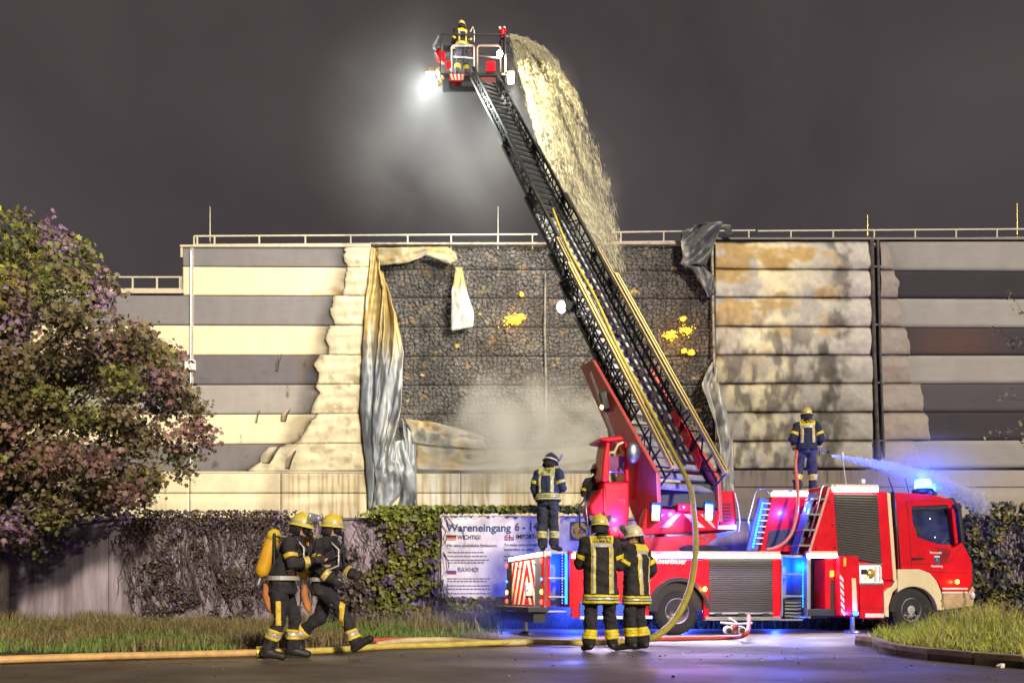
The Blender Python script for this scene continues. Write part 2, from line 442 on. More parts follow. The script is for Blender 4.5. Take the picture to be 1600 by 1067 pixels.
# right part: buckled smoke-stained strips then clean ones
REDGE = [1385, 1397, 1402, 1414, 1416, 1435, 1446, 1428]
R_L = np.array((.36, .335, .325)); R_D = np.array((.052, .046, .056)); R_M = np.array((.10, .088, .105))
right_cols = [R_L, R_D, R_L * 1.05, R_D * 1.25, R_L * 1.02, R_M, R_D * 1.15, R_L * .95]
def soot_right(PX, PY, r):
    n = fbm(PX / 38, PY / 20, 120); n2 = fbm(PX / 12, PY / 24, 133 + r); n3 = fbm(PX / 6, PY / 6, 140)
    c = np.ones(PX.shape + (3,)) * np.array((.40, .37, .33))
    c = mixc(c, np.array((.66, .58, .38)), sstep(.40, .62, fbm(PX / 30, PY / 60, 150)) * sstep(1330, 1180, PX))
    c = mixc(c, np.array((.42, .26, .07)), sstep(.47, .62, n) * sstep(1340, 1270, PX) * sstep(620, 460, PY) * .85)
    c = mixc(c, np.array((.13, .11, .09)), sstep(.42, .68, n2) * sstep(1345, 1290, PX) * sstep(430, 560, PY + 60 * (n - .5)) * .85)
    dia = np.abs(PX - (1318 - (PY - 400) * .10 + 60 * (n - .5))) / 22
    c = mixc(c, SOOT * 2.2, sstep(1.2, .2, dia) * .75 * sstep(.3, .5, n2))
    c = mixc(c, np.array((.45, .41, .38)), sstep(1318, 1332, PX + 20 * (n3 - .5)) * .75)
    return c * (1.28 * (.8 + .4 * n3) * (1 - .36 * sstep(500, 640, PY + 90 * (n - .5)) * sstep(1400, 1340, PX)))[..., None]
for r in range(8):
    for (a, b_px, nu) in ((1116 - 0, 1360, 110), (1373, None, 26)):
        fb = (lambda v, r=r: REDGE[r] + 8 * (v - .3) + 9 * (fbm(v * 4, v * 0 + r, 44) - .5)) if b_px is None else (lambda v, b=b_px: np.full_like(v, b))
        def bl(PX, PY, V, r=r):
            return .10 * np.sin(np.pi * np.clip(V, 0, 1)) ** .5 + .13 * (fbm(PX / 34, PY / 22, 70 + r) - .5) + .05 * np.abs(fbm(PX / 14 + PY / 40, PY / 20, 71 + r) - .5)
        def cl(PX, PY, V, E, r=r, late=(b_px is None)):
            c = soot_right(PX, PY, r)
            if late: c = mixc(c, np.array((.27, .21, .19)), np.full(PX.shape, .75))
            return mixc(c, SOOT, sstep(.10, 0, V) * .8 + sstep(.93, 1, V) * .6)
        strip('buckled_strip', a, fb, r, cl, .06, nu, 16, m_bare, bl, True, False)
    def colR(PX, PY, V, E, r=r):
        c = np.ones(PX.shape + (3,)) * right_cols[r]
        n = fbm(PX / 40, PY / 40, 160); c = c * (.9 + .2 * fbm(PX / 14, PY / 30, 170 + r))[..., None]
        if r == 3: c = mixc(c, np.array((.20, .09, .05)), sstep(110, 10, np.hypot(PX - 1490, (PY - 535) * 2.5)) * .4)
        return mixc(c, SOOT * 2, np.exp(-(PX - 1380) / 30) * .35)
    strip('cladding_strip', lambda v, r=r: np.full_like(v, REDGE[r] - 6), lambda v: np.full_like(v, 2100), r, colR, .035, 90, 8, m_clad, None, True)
# concrete base panels
m_base = M('base_panel_render', (1, 1, 1), .75, var=.08, vs=3, attr=True, bump=.08)
def base_panel(px0, px1, py0, py1, kind):
    nu, nv = max(8, int((px1 - px0) / 3)), 12
    PX, PY = np.meshgrid(np.linspace(px0 + .5, px1 - .5, nu), np.linspace(py0 + .5, py1 - .4, nv))
    n = fbm(PX / 3.0, PY / 90, 200); n2 = fbm(PX / 30, PY / 30, 210)
    if kind == 'pale':
        c = np.ones(PX.shape + (3,)) * np.array((.74, .63, .42)) * (.9 + .15 * n2)[..., None]
        c = mixc(c, np.array((.36, .25, .10)), sstep(.46, .66, fbm(PX / 1.6, PY / 120, 203)) * sstep(420, 480, PX) * .75 + sstep(.55, .7, n) * sstep(290, 255, PX) * .5)
        c = mixc(c, np.array((.85, .82, .75)), sstep(.48, .6, n) * sstep(655, 680, PX) * sstep(800, 770, PX) * .9)
    else:
        c = np.ones(PX.shape + (3,)) * np.array((.20, .16, .135)) * (.85 + .3 * n2)[..., None]
        c = mixc(c, SOOT * 1.5, sstep(.5, .7, n) * sstep(785, 735, PY) * .6)
        c = mixc(c, np.array((.38, .33, .29)), sstep(1420, 1500, PX))
    Vt = np.stack([fu(PX), np.full_like(PX, -.07), fz(PY)], -1)
    o = npmesh('base_panel', Vt, grid_faces(nu, nv), m_base, house, c.reshape(-1, 3))
    s = o.modifiers.new('thickness', 'SOLIDIFY'); s.thickness = .06; s.offset = -1
bx = [-180, 60, 298, 440, 574, 720, 860, 1000, 1138, 1290, 1440, 1600, 1800, 2100]
for i in range(len(bx) - 1):
    k = 'pale' if bx[i] < 1130 else 'dark'
    y0 = 740 if bx[i] < 1130 else 735; y1 = 771 if bx[i] < 1130 else 762
    base_panel(bx[i], bx[i + 1], y0, y1, k); base_panel(bx[i], bx[i + 1], y1, 966, k)
m_trim = M('pale_trim', (.62, .53, .38), .5, var=.12)
m_trimd = M('sooty_trim', (.10, .09, .085), .5, .2, var=.4)
def fbox(mb, px0, px1, py0, py1, o0, o1):
    mb.prism([(fu(px0), -o0, fz(py0)), (fu(px1), -o0, fz(py0)), (fu(px1), -o0, fz(py1)), (fu(px0), -o0, fz(py1))], (0, -(o1 - o0), 0))
mb = MB(); fbox(mb, 284, 580, 385.4, 388.6, -.1, .16); fbox(mb, 284, 287.2, 388.6, 404, -.1, .12); fbox(mb, -180, 290, 455, 460.5, -.1, .16); mb.build('parapet_coping', m_trim, house)
mb = MB(); fbox(mb, 580, 1118, 381.5, 384.6, -.1, .15); mb.build('parapet_coping', M('scorched_trim', (.45, .39, .30), .55, var=.4), house)
mb = MB(); fbox(mb, 1118, 2100, 374, 377.2, -.1, .16); mb.build('parapet_coping', m_trimd, house)
mb = MB(); fbox(mb, -180, 574, 736.8, 739.8, .0, .12); mb.build('base_flashing', m_trim, house)
mb = MB(); fbox(mb, 299, 304, 388.8, 738, .06, .115); mb.build('corner_trim', M('corner_trim_paint', (.5, .45, .38), .5), house)
mb = MB(); mb.tube([(fu(300.5), -.13, fz(395)), (fu(299.5), -.13, fz(736))], .028, 8); mb.build('lightning_conductor', m_steel, house)
mb = MB(); fbox(mb, 293, 308, 565, 581, .1, .3); mb.build('wall_box', m_white, house, bevel=.02)
for a, b in ((1358.5, 1366), (1367.5, 1372)):
    mb = MB(); mb.tube([(fu(a), -.2, fz(378)), (fu(a + 4), -.2, fz(560)), (fu(a + 10), -.2, fz(716))], .07 if a < 1360 else .05, 10)
    for q in (420, 510, 600, 690): mb.box((fu(a + (q - 378) * .03), -.15, fz(q)), (.2, .12, .06))
    mb.build('downpipe', m_trimd, house, smooth=False)
# steel flashing down the right edge of the burnt bay, and the joint in the middle
mb = MB(); mb.tube([(fu(1111), -.16, fz(384)), (fu(1112), -.18, fz(470)), (fu(1114), -.2, fz(570)), (fu(1121), -.26, fz(650)), (fu(1130), -.2, fz(760))], [.06, .06, .05, .05, .03], 6)
mb.build('edge_flashing', M('bent_flashing', (.55, .5, .42), .4, .7, var=.4), house)
mb = MB(); mb.tube([(fu(852), -.06, fz(428)), (fu(851), -.08, fz(520)), (fu(853), -.07, fz(600)), (fu(852), -.07, fz(735))], [.05, .045, .05, .05], 6); mb.build('panel_joint', M('joint_rail', (.22, .20, .17), .6, .2, var=.5, bump=.4), house)
# roof railing: a part with its posts and rails
def railing(x0, x1, pyb0, pyb1, hpx, xs, mat):
    pt = lambda px, up: (fu(px), .02, fz(pyb0 + (pyb1 - pyb0) * (px - x0) / (x1 - x0) - up))
    mb = MB(); mb.bar(pt(x0, hpx), pt(x1, hpx), .055)
    rl = mb.build('railing', mat, house)
    MB().bar(pt(x0, 2), pt(x1, 2), .07, .11).build('toe_rail', mat, rl)
    for x in xs:
        MB().bar(pt(x, -6), pt(x, hpx - .6), .05).build('railing_post', mat, rl)
m_rail = M('railing_paint', (.62, .55, .40), .45, var=.15)
railing(303, 840, 386, 383, 17, [303, 308, 335, 405, 477, 548, 637, 705, 778, 832], m_rail)
railing(130, 285, 455, 455, 22, [130, 171, 207, 245, 281, 284], m_rail)
m_rail2 = M('railing_paint_dim', (.55, .48, .38), .5, var=.25)
railing(955, 1180, 382, 379, 19, [970, 1037, 1100, 1170], m_rail2)
railing(1184, 2000, 378, 372, 17, [1236, 1302, 1366, 1430, 1494, 1558, 1622, 1690, 1760, 1830], m_rail2)
for px, pt_, pb in ((323.5, 317, 392), (778, 317, 392), (1361, 330, 380), (1597, 312, 380)):
    mb = MB(); mb.tube([(fu(px), .3, fz(pb)), (fu(px), .3, fz(pt_))], [.028, .012], 6); mb.build('lightning_rod', m_rail if px < 1300 else M('brassy_rod', (.5, .36, .12), .4, .6), house)
# torn and hanging sheets ----------------------------------------------------
def poly_at(pts, t):
    pts = np.array(pts, float); d = np.r_[0, np.cumsum(np.hypot(*np.diff(pts[:, :2], axis=0).T))]; d /= d[-1]
    return np.stack([np.interp(t, d, pts[:, k]) for k in range(pts.shape[1])], -1)
m_sheet = M('torn_sheet_metal', (.8, .8, .8), .46, .18, var=.12, vs=3, attr=True, bump=.1, bs=5)
def sheet(L, Rr, colfn, seed, nu=40, nv=90, fold=.22, folds=3.5, parent=None):
    nu = max(10, int(nu * .75)); nv = int(nv * .62)
    # L, Rr: left and right border as (px, py, out) lists from top to bottom
    t = np.linspace(0, 1, nv); a = poly_at(L, t); b = poly_at(Rr, t); s = np.linspace(0, 1, nu)
    A = a[:, None, :] * (1 - s)[None, :, None] + b[:, None, :] * s[None, :, None]
    PX, PY, O = A[..., 0], A[..., 1], A[..., 2]
    Sg, Tg = np.meshgrid(s, t)
    env = np.sin(np.pi * Sg) ** .5
    wob = fbm(Sg * 2 + 3, Tg * 4, seed)
    rid = 1 - np.abs(2 * fbm(Sg * folds * .75 + Tg * 1.1 + wob * .8, Tg * 2.2 + Sg * .8, seed + 1, 3) - 1) * 1.6
    O = O + env * fold * (1.1 * rid - .6) + .10 * np.abs(fbm(PX / 15 + PY / 50, PY / 34, seed + 3, 3) - .5) + .05 * (fbm(PX / 6, PY / 9, seed + 5, 2) - .5)
    PX = PX + 3.5 * (fbm(PX / 12, PY / 20, seed + 7) - .5)
    c = colfn(PX, PY, Sg, Tg)
    o = npmesh('torn_sheet', np.stack([fu(PX), -O, fz(PY)], -1), grid_faces(nu, nv), m_sheet, house, c.reshape(-1, 3), smooth=False)
    so = o.modifiers.new('thickness', 'SOLIDIFY'); so.thickness = .012
    return o
YEL = np.array((.62, .44, .15)); SLV = np.array((.62, .60, .55)); BLG = np.array((.30, .33, .37)); DKG = np.array((.12, .13, .15))
def c_main(PX, PY, Sg, Tg):
    n = fbm(PX / 12, PY / 30, 301)
    c = np.ones(PX.shape + (3,)) * BLG
    c = mixc(c, DKG, sstep(.45, .7, n) * .8)
    c = mixc(c, YEL, sstep(585, 505, PY + 50 * (n - .5)))
    c = mixc(c, SLV, sstep(.62, .7, fbm(PX / 5, PY / 40, 305)) * .7)
    return c
sheet([(582, 390, .15), (578, 430, .2), (570, 520, .3), (566, 640, .35), (575, 740, .3), (576, 796, .2)], [(594, 390, .18), (596, 430, .3), (600, 520, .4), (606, 640, .5), (600, 740, .45), (600, 796, .2)], c_main, 310, 26, 90, .2, 2.5)
sheet([(592, 425, .2), (600, 460, .4), (592, 560, .5), (584, 690, .5), (590, 745, .4)], [(600, 430, .2), (624, 505, .5), (634, 560, .6), (632, 640, .7), (612, 718, .5)], c_main, 320, 40, 100, .34, 3.2)
sheet([(586, 700, .35), (590, 750, .45), (582, 798, .2)], [(634, 690, .3), (650, 745, .35), (652, 796, .2)], c_main, 330, 50, 60, .35, 4.2)
sheet([(630, 655, .3), (636, 700, .4), (640, 770, .3)], [(650, 690, .2), (652, 740, .3), (653, 795, .2)], c_main, 333, 20, 60, .22, 2.2)
# strip peeled off along the top, its end hanging down
def c_top(PX, PY, Sg, Tg):
    n = fbm(PX / 16, PY / 8, 341); c = np.ones(PX.shape + (3,)) * np.array((.50, .40, .22))
    c = mixc(c, YEL * .9, sstep(.4, .7, n)); c = mixc(c, SLV * .8, sstep(.6, .75, fbm(PX / 8, PY / 20, 343)))
    return c
sheet([(590, 391, .2), (650, 391, .26), (700, 391, .3), (712, 400, .3), (716, 412, .35)], [(592, 419, .2), (640, 416, .3), (668, 406, .45), (690, 416, .4), (706, 420, .35)], c_top, 340, 18, 80, .15, 1.6)
def c_tail(PX, PY, Sg, Tg):
    c = np.ones(PX.shape + (3,)) * SLV * .9
    return mixc(mixc(c, YEL, sstep(470, 450, PY)), np.array((.75, .72, .66)), sstep(.55, .7, fbm(PX / 6, PY / 20, 351)) * .8)
sheet([(712, 424, .35), (707, 465, .45), (706, 500, .5), (707, 524, .5)], [(722, 424, .3), (731, 465, .4), (741, 495, .45), (741, 517, .45)], c_tail, 350, 22, 50, .12, 1.3)
# sheets still lying across the foot of the burnt bay
def c_low(PX, PY, Sg, Tg):
    n = fbm(PX / 24, PY / 12, 361); c = np.ones(PX.shape + (3,)) * np.array((.46, .42, .33))
    c = mixc(c, np.array((.46, .30, .09)), sstep(.46, .64, n) * sstep(760, 690, PX)); c = mixc(c, DKG, sstep(.56, .7, fbm(PX / 20, PY / 14, 366)) * .7)
    return mixc(c, np.array((.25, .24, .21)), sstep(780, 860, PX) * .8)
sheet([(634, 656, .2), (680, 662, .25), (720, 672, .22), (756, 684, .2)], [(648, 694, .25), (690, 700, .3), (730, 702, .3), (760, 702, .25)], c_low, 360, 30, 70, .14, 1.4)
sheet([(652, 690, .15), (740, 706, .2), (850, 704, .12), (960, 694, .12), (1116, 690, .1)], [(650, 734, .2), (740, 737, .28), (850, 736, .25), (960, 737, .22), (1120, 737, .2)], c_low, 370, 30, 160, .12, 1.6)
# curled sheet over the roof edge and the torn edge at the right of the bay
def c_curl(PX, PY, Sg, Tg):
    c = np.ones(PX.shape + (3,)) * np.array((.13, .13, .14)); return mixc(c, SLV * .75, sstep(.52, .66, fbm(PX / 12, PY / 10, 381)) * .8)
sheet([(1062, 368, .3), (1058, 385, .5), (1062, 412, .5), (1058, 420, .4)], [(1090, 362, .6), (1122, 360, .7), (1112, 388, .6), (1098, 425, .4)], c_curl, 380, 30, 40, .4, 1.8)
sheet([(1058, 416, .3), (1078, 428, .4), (1092, 450, .4), (1104, 470, .3)], [(1068, 424, .3), (1090, 420, .4), (1112, 440, .4), (1116, 462, .3)], c_curl, 384, 20, 40, .2, 1.5)
sheet([(1110, 568, .2), (1090, 605, .5), (1102, 640, .6), (1118, 690, .5), (1124, 740, .4), (1128, 800, .2)], [(1118, 572, .2), (1119, 605, .4), (1130, 650, .5), (1140, 700, .45), (1142, 745, .4), (1146, 800, .2)], lambda PX, PY, Sg, Tg: mixc(np.ones(PX.shape + (3,)) * np.array((.5, .48, .44)), DKG, sstep(.55, .7, fbm(PX / 8, PY / 18, 391)) * .8), 390, 26, 90, .22, 1.8)
sheet([(1118, 362, .3), (1126, 366, .4), (1134, 376, .3)], [(1124, 358, .4), (1136, 362, .5), (1142, 374, .3)], c_curl, 395, 10, 20, .1, 1)
# a few flaps curling off the left cladding near its foot
for (x, y, w, h, a) in ((437, 568, 5, 26, .3), (448, 650, 8, 18, .8), (405, 652, 4, 18, .2), (423, 712, 16, 26, .9), (455, 718, 10, 30, .5)):
    sheet([(x, y - h / 2, .09), (x - w * a, y, .12), (x - w, y + h / 2, .1)], [(x + w, y - h / 2, .12), (x + w * .6, y, .26), (x, y + h / 2, .14)], lambda PX, PY, Sg, Tg: mixc(np.ones(PX.shape + (3,)) * np.array((.66, .56, .38)), SOOT * 2, sstep(.55, .95, Sg)), int(x), 8, 16, .03, 1)
# flames in the foam
m_fire = M('flame', (.9, .5, .05), .8, em=(1.0, .50, .04), es=1.5, var=.5, vs=9)
def flame(spots):
    mb = MB()
    for px, py, rr in spots:
        for k in range(int(14 + 7 * rr)):
            a = random.uniform(0, 6.28); q = abs(random.gauss(0, .5)) * rr
            x = px + q * math.cos(a) * 1.15; y = py + q * math.sin(a) * .75; s = random.uniform(.012, .05) * (1.3 - min(1, q / rr) * .8)
            mb.ball((fu(x), -.06 - random.uniform(0, .12), fz(y)), (s, s * .7, s * random.uniform(.7, 1.9)), 5, Mx=Matrix.Rotation(random.uniform(-.8, .8), 3, 'Y'))
    return mb
f1 = flame([(800, 502, 15), (812, 497, 9), (815, 462, 3)]).build('fire', m_fire); f1.location = (0, FY, 0)
tag(f1, 'small yellow fire burning in the blackened foam beside the ladder, under the thin hanging strip', 'fire', kind='stuff')
f2 = flame([(1047, 525, 14), (1072, 518, 12), (1066, 500, 6), (1080, 552, 7), (1068, 550, 4)]).build('fire', m_fire); f2.location = (0, FY, 0)
tag(f2, 'larger yellow fire in the blackened foam between the ladder and the buckled sheets', 'fire', kind='stuff')
light('POINT', 'fire_light', P(1058, 525, 29.2), 60, (1, .5, .1), shadow_soft_size=.3)
light('POINT', 'fire_light', P(803, 500, 29.2), 40, (1, .5, .1), shadow_soft_size=.3)

# ================================================================ BOUNDARY WALL
WY = 22.0
m_conc = M('boundary_concrete', (.42, .34, .38), .85, var=.35, vs=1.1, bump=.3, bs=25, dirt=(.11, .08, .085), stretch=(2.2, 1, .25))  # purple of emergency lights mixed into the concrete colour
wall = empty('boundary_wall', (0, WY, 0))
wtop = CAMH + (HZ - 812) * WY / F
tag(wall, 'long stained concrete wall overgrown with ivy, in front of the warehouse', 'wall')
x = -26.0; k = 0
while x < 34:
    w = 2.98
    MB().box((x + w / 2, .12, wtop / 2 - .15), (w - .018, .24, wtop + .3)).build('wall_panel', m_conc, wall, bevel=.012)
    x += w
MB().box((4, .12, wtop + .03), (60, .34, .06)).build('wall_coping', M('wall_coping_concrete', (.2, .17, .17), .9, bump=.3), wall)
# ================================================================ FIRE TRUCK
TA = R(15); TC, TS = math.cos(TA), math.sin(TA)
TZ0 = 15.8; TX0 = (853 - 800) / F * TZ0
truck = empty('fire_truck', (TX0, TZ0, 0), TA)
tag(truck, 'red turntable ladder fire truck on the road with its ladder raised towards the warehouse', 'fire truck')
W2T = (Matrix.Translation((TX0, TZ0, 0)) @ Matrix.Rotation(TA, 4, 'Z')).inverted()
T2W = W2T.inverted()
def L(px, py, y=0.0):
    k = (px - 800) / F
    x = (k * (TZ0 + y * TC) - TX0 + y * TS) / (TC - k * TS)
    Z = TZ0 + x * TS + y * TC
    return Vector((x, y, CAMH + (HZ - py) * Z / F))
def part(mb, name, mat, parent=None, **kw): return mb.build(name, mat, parent or truck, **kw)
def pan(name, pts, y0, y1, mat, parent=None, bevel=.012, **kw):
    poly = [L(px, py, y0) for px, py in pts]
    return part(MB().prism(poly, (0, y1 - y0, 0)), name, mat, parent, bevel=bevel, **kw)
def lb(px, py, y=0.0): return L(px, py, y)
xR = lambda px, y=0: L(px, 931, y).x
zz = lambda px, py, y=0: L(px, py, y).z
DK = zz(1000, 862)             # deck height

# chassis
mb = MB(); LX = xR(1500)
for y in (.75, 1.65): mb.box((LX / 2, y, .78), (LX - .6, .1, .26))
for x in (1, 2.6, 4.2, 5.6, 7.4): mb.box((x, 1.2, .78), (.16, .9, .2))
part(mb, 'chassis_frame', m_dark)
for wx in (xR(1060), xR(1427)):
    mb = MB().tube([(wx, .3, .47), (wx, 2.2, .47)], .09, 10); mb.ball((wx, 1.25, .47), .2, 10); part(mb, 'axle', m_dark)
mb = MB().box((4.2, 1.25, .62), (3.4, 2.2, .25)); part(mb, 'underbody', m_black)
# wheels
m_rim = M('wheel_rim', (.60, .54, .52), .45, .05, var=.3)
def wheel(x, y, r, out, dual):
    Mx = Matrix.Translation((x, y, r)) @ Matrix.Rotation(R(90) * out, 4, 'X')   # local +z outwards
    w = .29
    pr = [(r * .56, -w / 2), (r * .80, -w / 2 - .01), (r * .95, -w / 2 + .02), (r, -w / 2 + .05), (r, w / 2 - .05), (r * .95, w / 2 - .02), (r * .80, w / 2 + .01), (r * .56, w / 2)]
    t = MB().lathe(pr, 36, Mx)
    for i in range(30):
        a = 2 * math.pi * i / 30
        for s in (-1, 1):
            q = Mx @ Matrix.Rotation(a + s * .05, 4, 'Z') @ Matrix.Translation((r + .004, 0, s * .06))
            t.box((0, 0, 0), (.02, .045, .1)); 
            for j in range(8): t.v[-8 + j] = tuple(q @ Vector(t.v[-8 + j]))
    wh = part(t, 'wheel', m_rubber); smooth_angle(wh, 35)
    d = -.10 if dual else .05
    rm = MB().lathe([(r * .56, w / 2 - .01), (r * .53, w / 2 + .012), (r * .50, w / 2 - .02), (r * .44, d), (r * .22, d + .01), (r * .20, d + .09), (r * .13, d + .1), (0.001, d + .1)], 36, Mx)
    rim = part(rm, 'rim', m_rim, wh); smooth_angle(rim, 30)
    nb = MB(); hb = MB()
    for i in range(10):
        a = 2 * math.pi * i / 10
        nb.tube([Mx @ Vector((math.cos(a) * r * .33, math.sin(a) * r * .33, d)), Mx @ Vector((math.cos(a) * r * .33, math.sin(a) * r * .33, d + .05))], .022, 6)
        a += .31
        hb.tube([Mx @ Vector((math.cos(a) * r * .45, math.sin(a) * r * .45, d + .03)), Mx @ Vector((math.cos(a) * r * .45, math.sin(a) * r * .45, d + .075))], .045, 8)
    part(nb, 'wheel_nuts', m_steel, wh); part(hb, 'rim_openings', m_black, wh)
WR = .49
wheel(xR(1060), .20, WR, 1, True); wheel(xR(1427), .20, WR, 1, False)
wheel(xR(1060), 2.30, WR, -1, True); wheel(xR(1427), 2.30, WR, -1, False)

# ---- rear end
rz0, rz1 = zz(853, 948), zz(853, 869)
part(MB().box((.08, 1.42, (rz0 + rz1) / 2), (.12, 2.55, rz1 - rz0)), 'rear_panel', m_red, bevel=.01)
rp_ = bpy.data.objects['rear_panel']
cy_ = 1.42; half = 1.26
for sgn in (-1, 1):
    for i in range(7):
        # slanted cream stripes meeting at the middle, thin sheets just proud of the panel
        y0 = .10 + i * .36; w = .17; sl = .55
        pts = []
        for (yy, z) in ((y0, rz1 - .03), (y0 + w, rz1 - .03), (y0 + w + sl, rz0 + .03), (y0 + sl, rz0 + .03)):
            pts.append((yy, z))
        # clip to the half panel
        def clip(pts, lim):
            out = []
            for a, b in zip(pts, pts[1:] + pts[:1]):
                ia, ib = a[0] <= lim, b[0] <= lim
                if ia: out.append(a)
                if ia != ib:
                    t = (lim - a[0]) / (b[0] - a[0]); out.append((lim, a[1] + (b[1] - a[1]) * t))
            return out
        pts = [(q - .45, z) for q, z in pts]
        pts = clip(pts, half - .02)
        pts = [(-a, z) for a, z in clip([(-a, z) for a, z in pts], -.01)]
        if len(pts) < 3: continue
        part(MB().prism([(.018, cy_ + sgn * a, z) for a, z in pts], (-.004, 0, 0)), 'chevron_stripe', m_cream, rp_)
mb = MB().prism([(.14, 0.06, rz1), (-.02, .06, rz1 + .02), (-.02, .06, rz1 + .1), (.14, .06, rz1 + .14)], (0, 2.72, 0)); part(mb, 'rear_hood', m_alu, bevel=.01)
part(MB().box((-.035, 1.42, rz1 + .055), (.03, 2.5, .075)), 'light_strip', m_glow)
part(MB().box((-.16, 1.42, rz0 - .05), (.42, 2.85, .10)), 'rear_step', m_dark, bevel=.01)
part(MB().box((-.10, 1.40, rz0 - .2), (.25, 2.6, .22)), 'rear_bumper', m_black)
pl = part(MB().box((.005, 1.22, rz0 + .36), (.02, .56, .28)), 'licence_plate', m_white, bevel=.006)
part(MB().box((-.008, 1.47, rz0 + .36), (.006, .05, .24)), 'plate_band', M('plate_blue', (.02, .08, .4), .5), pl)
for y in (.07, 2.78):
    c = part(MB().box((.0, y, (rz0 + rz1) / 2), (.12, .14, rz1 - rz0)), 'lamp_column', m_black if y > 1 else m_red, bevel=.01)
    for z, m, s in ((rz1 - .08, m_redlamp, .055), (rz0 + .30, m_orange, .05), (rz0 + .10, m_redlamp, .05), (rz0 + .55, m_blueled, .03)):
        part(MB().ball((-.07, y, z), (.03, s, s), 10), 'tail_lamp', m, c, smooth=True)
for y in (.55, 1.9):
    part(MB().tube([(-.03, y, rz1 - .12), (-.05, y, rz1 - .12), (-.05, y + .2, rz1 - .12), (-.03, y + .2, rz1 - .12)], .014, 6), 'handle', m_alu)
for y in (.6, 1.25): part(MB().tube([(-.02, y, rz0 + .42), (-.05, y, rz0 + .42), (-.05, y + .14, rz0 + .42)], .012, 6), 'latch', m_alu)
def jack(x, y, ztop, lbl='jack_leg'):
    j = part(MB().box((x, y, (ztop + .25) / 2 + .1), (.15, .15, ztop - .25)), lbl, m_steel, bevel=.01)
    part(MB().tube([(x, y, .06), (x, y, .5)], .05, 10), 'jack_piston', m_alu, j)
    part(MB().lathe([(.001, .07), (.07, .07), (.17, .035), (.18, .004), (.001, .004)], 20, Matrix.Translation((x, y, 0))), 'jack_foot', m_steel, j)
jack(xR(818, 1.0) + .05, 1.0, rz0 - .1); 
part(MB().tube([(.02, 2.8, rz0 - .08), (.02, 3.1, rz0 + .1), (.02, 3.1, rz0 + .55), (.02, 2.85, rz0 + .6)], .02, 8), 'grab_rail', m_alu)

# ---- near side, rear stairwell with blue light
m_blueb = M('stairwell_paint', (.28, .30, .36), .4, var=.1)
x0, x1 = xR(850), xR(893)
sw = part(MB().box(((x0 + x1) / 2, .62, (rz0 + DK) / 2), (x1 - x0, .04, DK - rz0)), 'stairwell', m_blueb)
part(MB().box((x0 - .0 + .03, .3, (rz0 + DK) / 2), (.05, .6, DK - rz0)), 'side_cheek', m_alu, sw)
part(MB().box((x1 - .02, .3, (rz0 + DK) / 2), (.04, .6, DK - rz0)), 'side_cheek', m_red, sw)
for py in (903, 932, 955):
    part(MB().box(((x0 + x1) / 2 - .04, .22, zz(870, py)), (x1 - x0 - .12, .38, .035)), 'step', m_alu, sw, bevel=.006)
xs_ = xR(885)
for k in range(18): part(MB().ball((xR(879), .02, rz0 + .08 + k * (DK - rz0 - .16) / 17), .013, 6), 'led_dot', m_blueled, sw)
part(MB().box((xs_, .02, (rz0 + DK) / 2), (.04, .03, DK - rz0 - .12)), 'led_bar', m_cyanled, sw)
light('POINT', 'stairwell_lamp', T2W @ Vector(((x0 + x1) / 2, .25, rz1 - .15)), 55, (.0, .05, 1), shadow_soft_size=.08)
# ---- deck and low side
m_tread = M('tread_plate', (.34, .34, .34), .4, .7, bump=.5, bs=30)
part(MB().box((xR(1310) / 2 + .0, 1.3, DK - .03), (xR(1310) - .04, 2.36, .05)), 'deck', m_tread)
zs0, zs1 = zz(1150, 963), zz(1150, 874)
# low side skin with the wheel arch cut out
wcx = xR(1060); ar = .66
arc = [(wcx + ar * math.cos(a), WR + ar * math.sin(a)) for a in np.linspace(math.pi * .97, math.pi * .03, 18)]
poly = [(xR(893), zs1 - .02), (xR(893), zs0), (arc[0][0], zs0)] + [p for p in arc if p[1] > zs0] + [(arc[-1][0], zs0), (xR(1108), zs0), (xR(1108), zs1 - .02)]
part(MB().prism([(x, 0, z) for x, z in poly], (0, .05, 0)), 'side_panel', m_red, bevel=.008)
part(MB().prism([(x, .06, z) for x, z in [(wcx + (ar + .0) * math.cos(a), WR + ar * math.sin(a)) for a in np.linspace(0, math.pi, 16)]], (0, .9, 0)), 'wheel_housing', m_black)
mb = MB(); 
for a, b in zip(arc, arc[1:]): mb.bar((a[0], -.02, a[1]), (b[0], -.02, b[1]), .08, .03, up=(0, 1, 0))
part(mb, 'arch_trim', m_black)
textmesh('Rosenbauer', .15, Matrix.Translation(L(1022, 880, -.004)) @ Matrix.Rotation(R(90), 4, 'X'), m_white, truck, bold=.004)
# two blue lockers glimpsed between the people
part(MB().box(((xR(905) + xR(985)) / 2, -.012, zs0 + .16), (xR(985) - xR(905), .02, .3)), 'low_locker', M('locker_blue', (.03, .10, .5), .4, var=.1), bevel=.006)
part(MB().box(((xR(905) + xR(1018)) / 2, -.03, zs0 - .0), (xR(1018) - xR(905), .05, .06)), 'side_rail', m_white, bevel=.006)
light('POINT', 'underbody_lamp', T2W @ Vector((xR(970), 2.75, .5)), 260, (.02, .07, 1), shadow_soft_size=.1)
light('POINT', 'underbody_lamp', T2W @ Vector((xR(835), 2.3, .16)), 22, (.02, .08, 1), shadow_soft_size=.1)
light('POINT', 'underbody_lamp', T2W @ Vector((xR(1290), 1.9, .3)), 70, (.02, .07, 1), shadow_soft_size=.1)
light('POINT', 'underbody_lamp', T2W @ Vector((xR(1150), 2.75, .5)), 260, (.04, .10, 1), shadow_soft_size=.1)
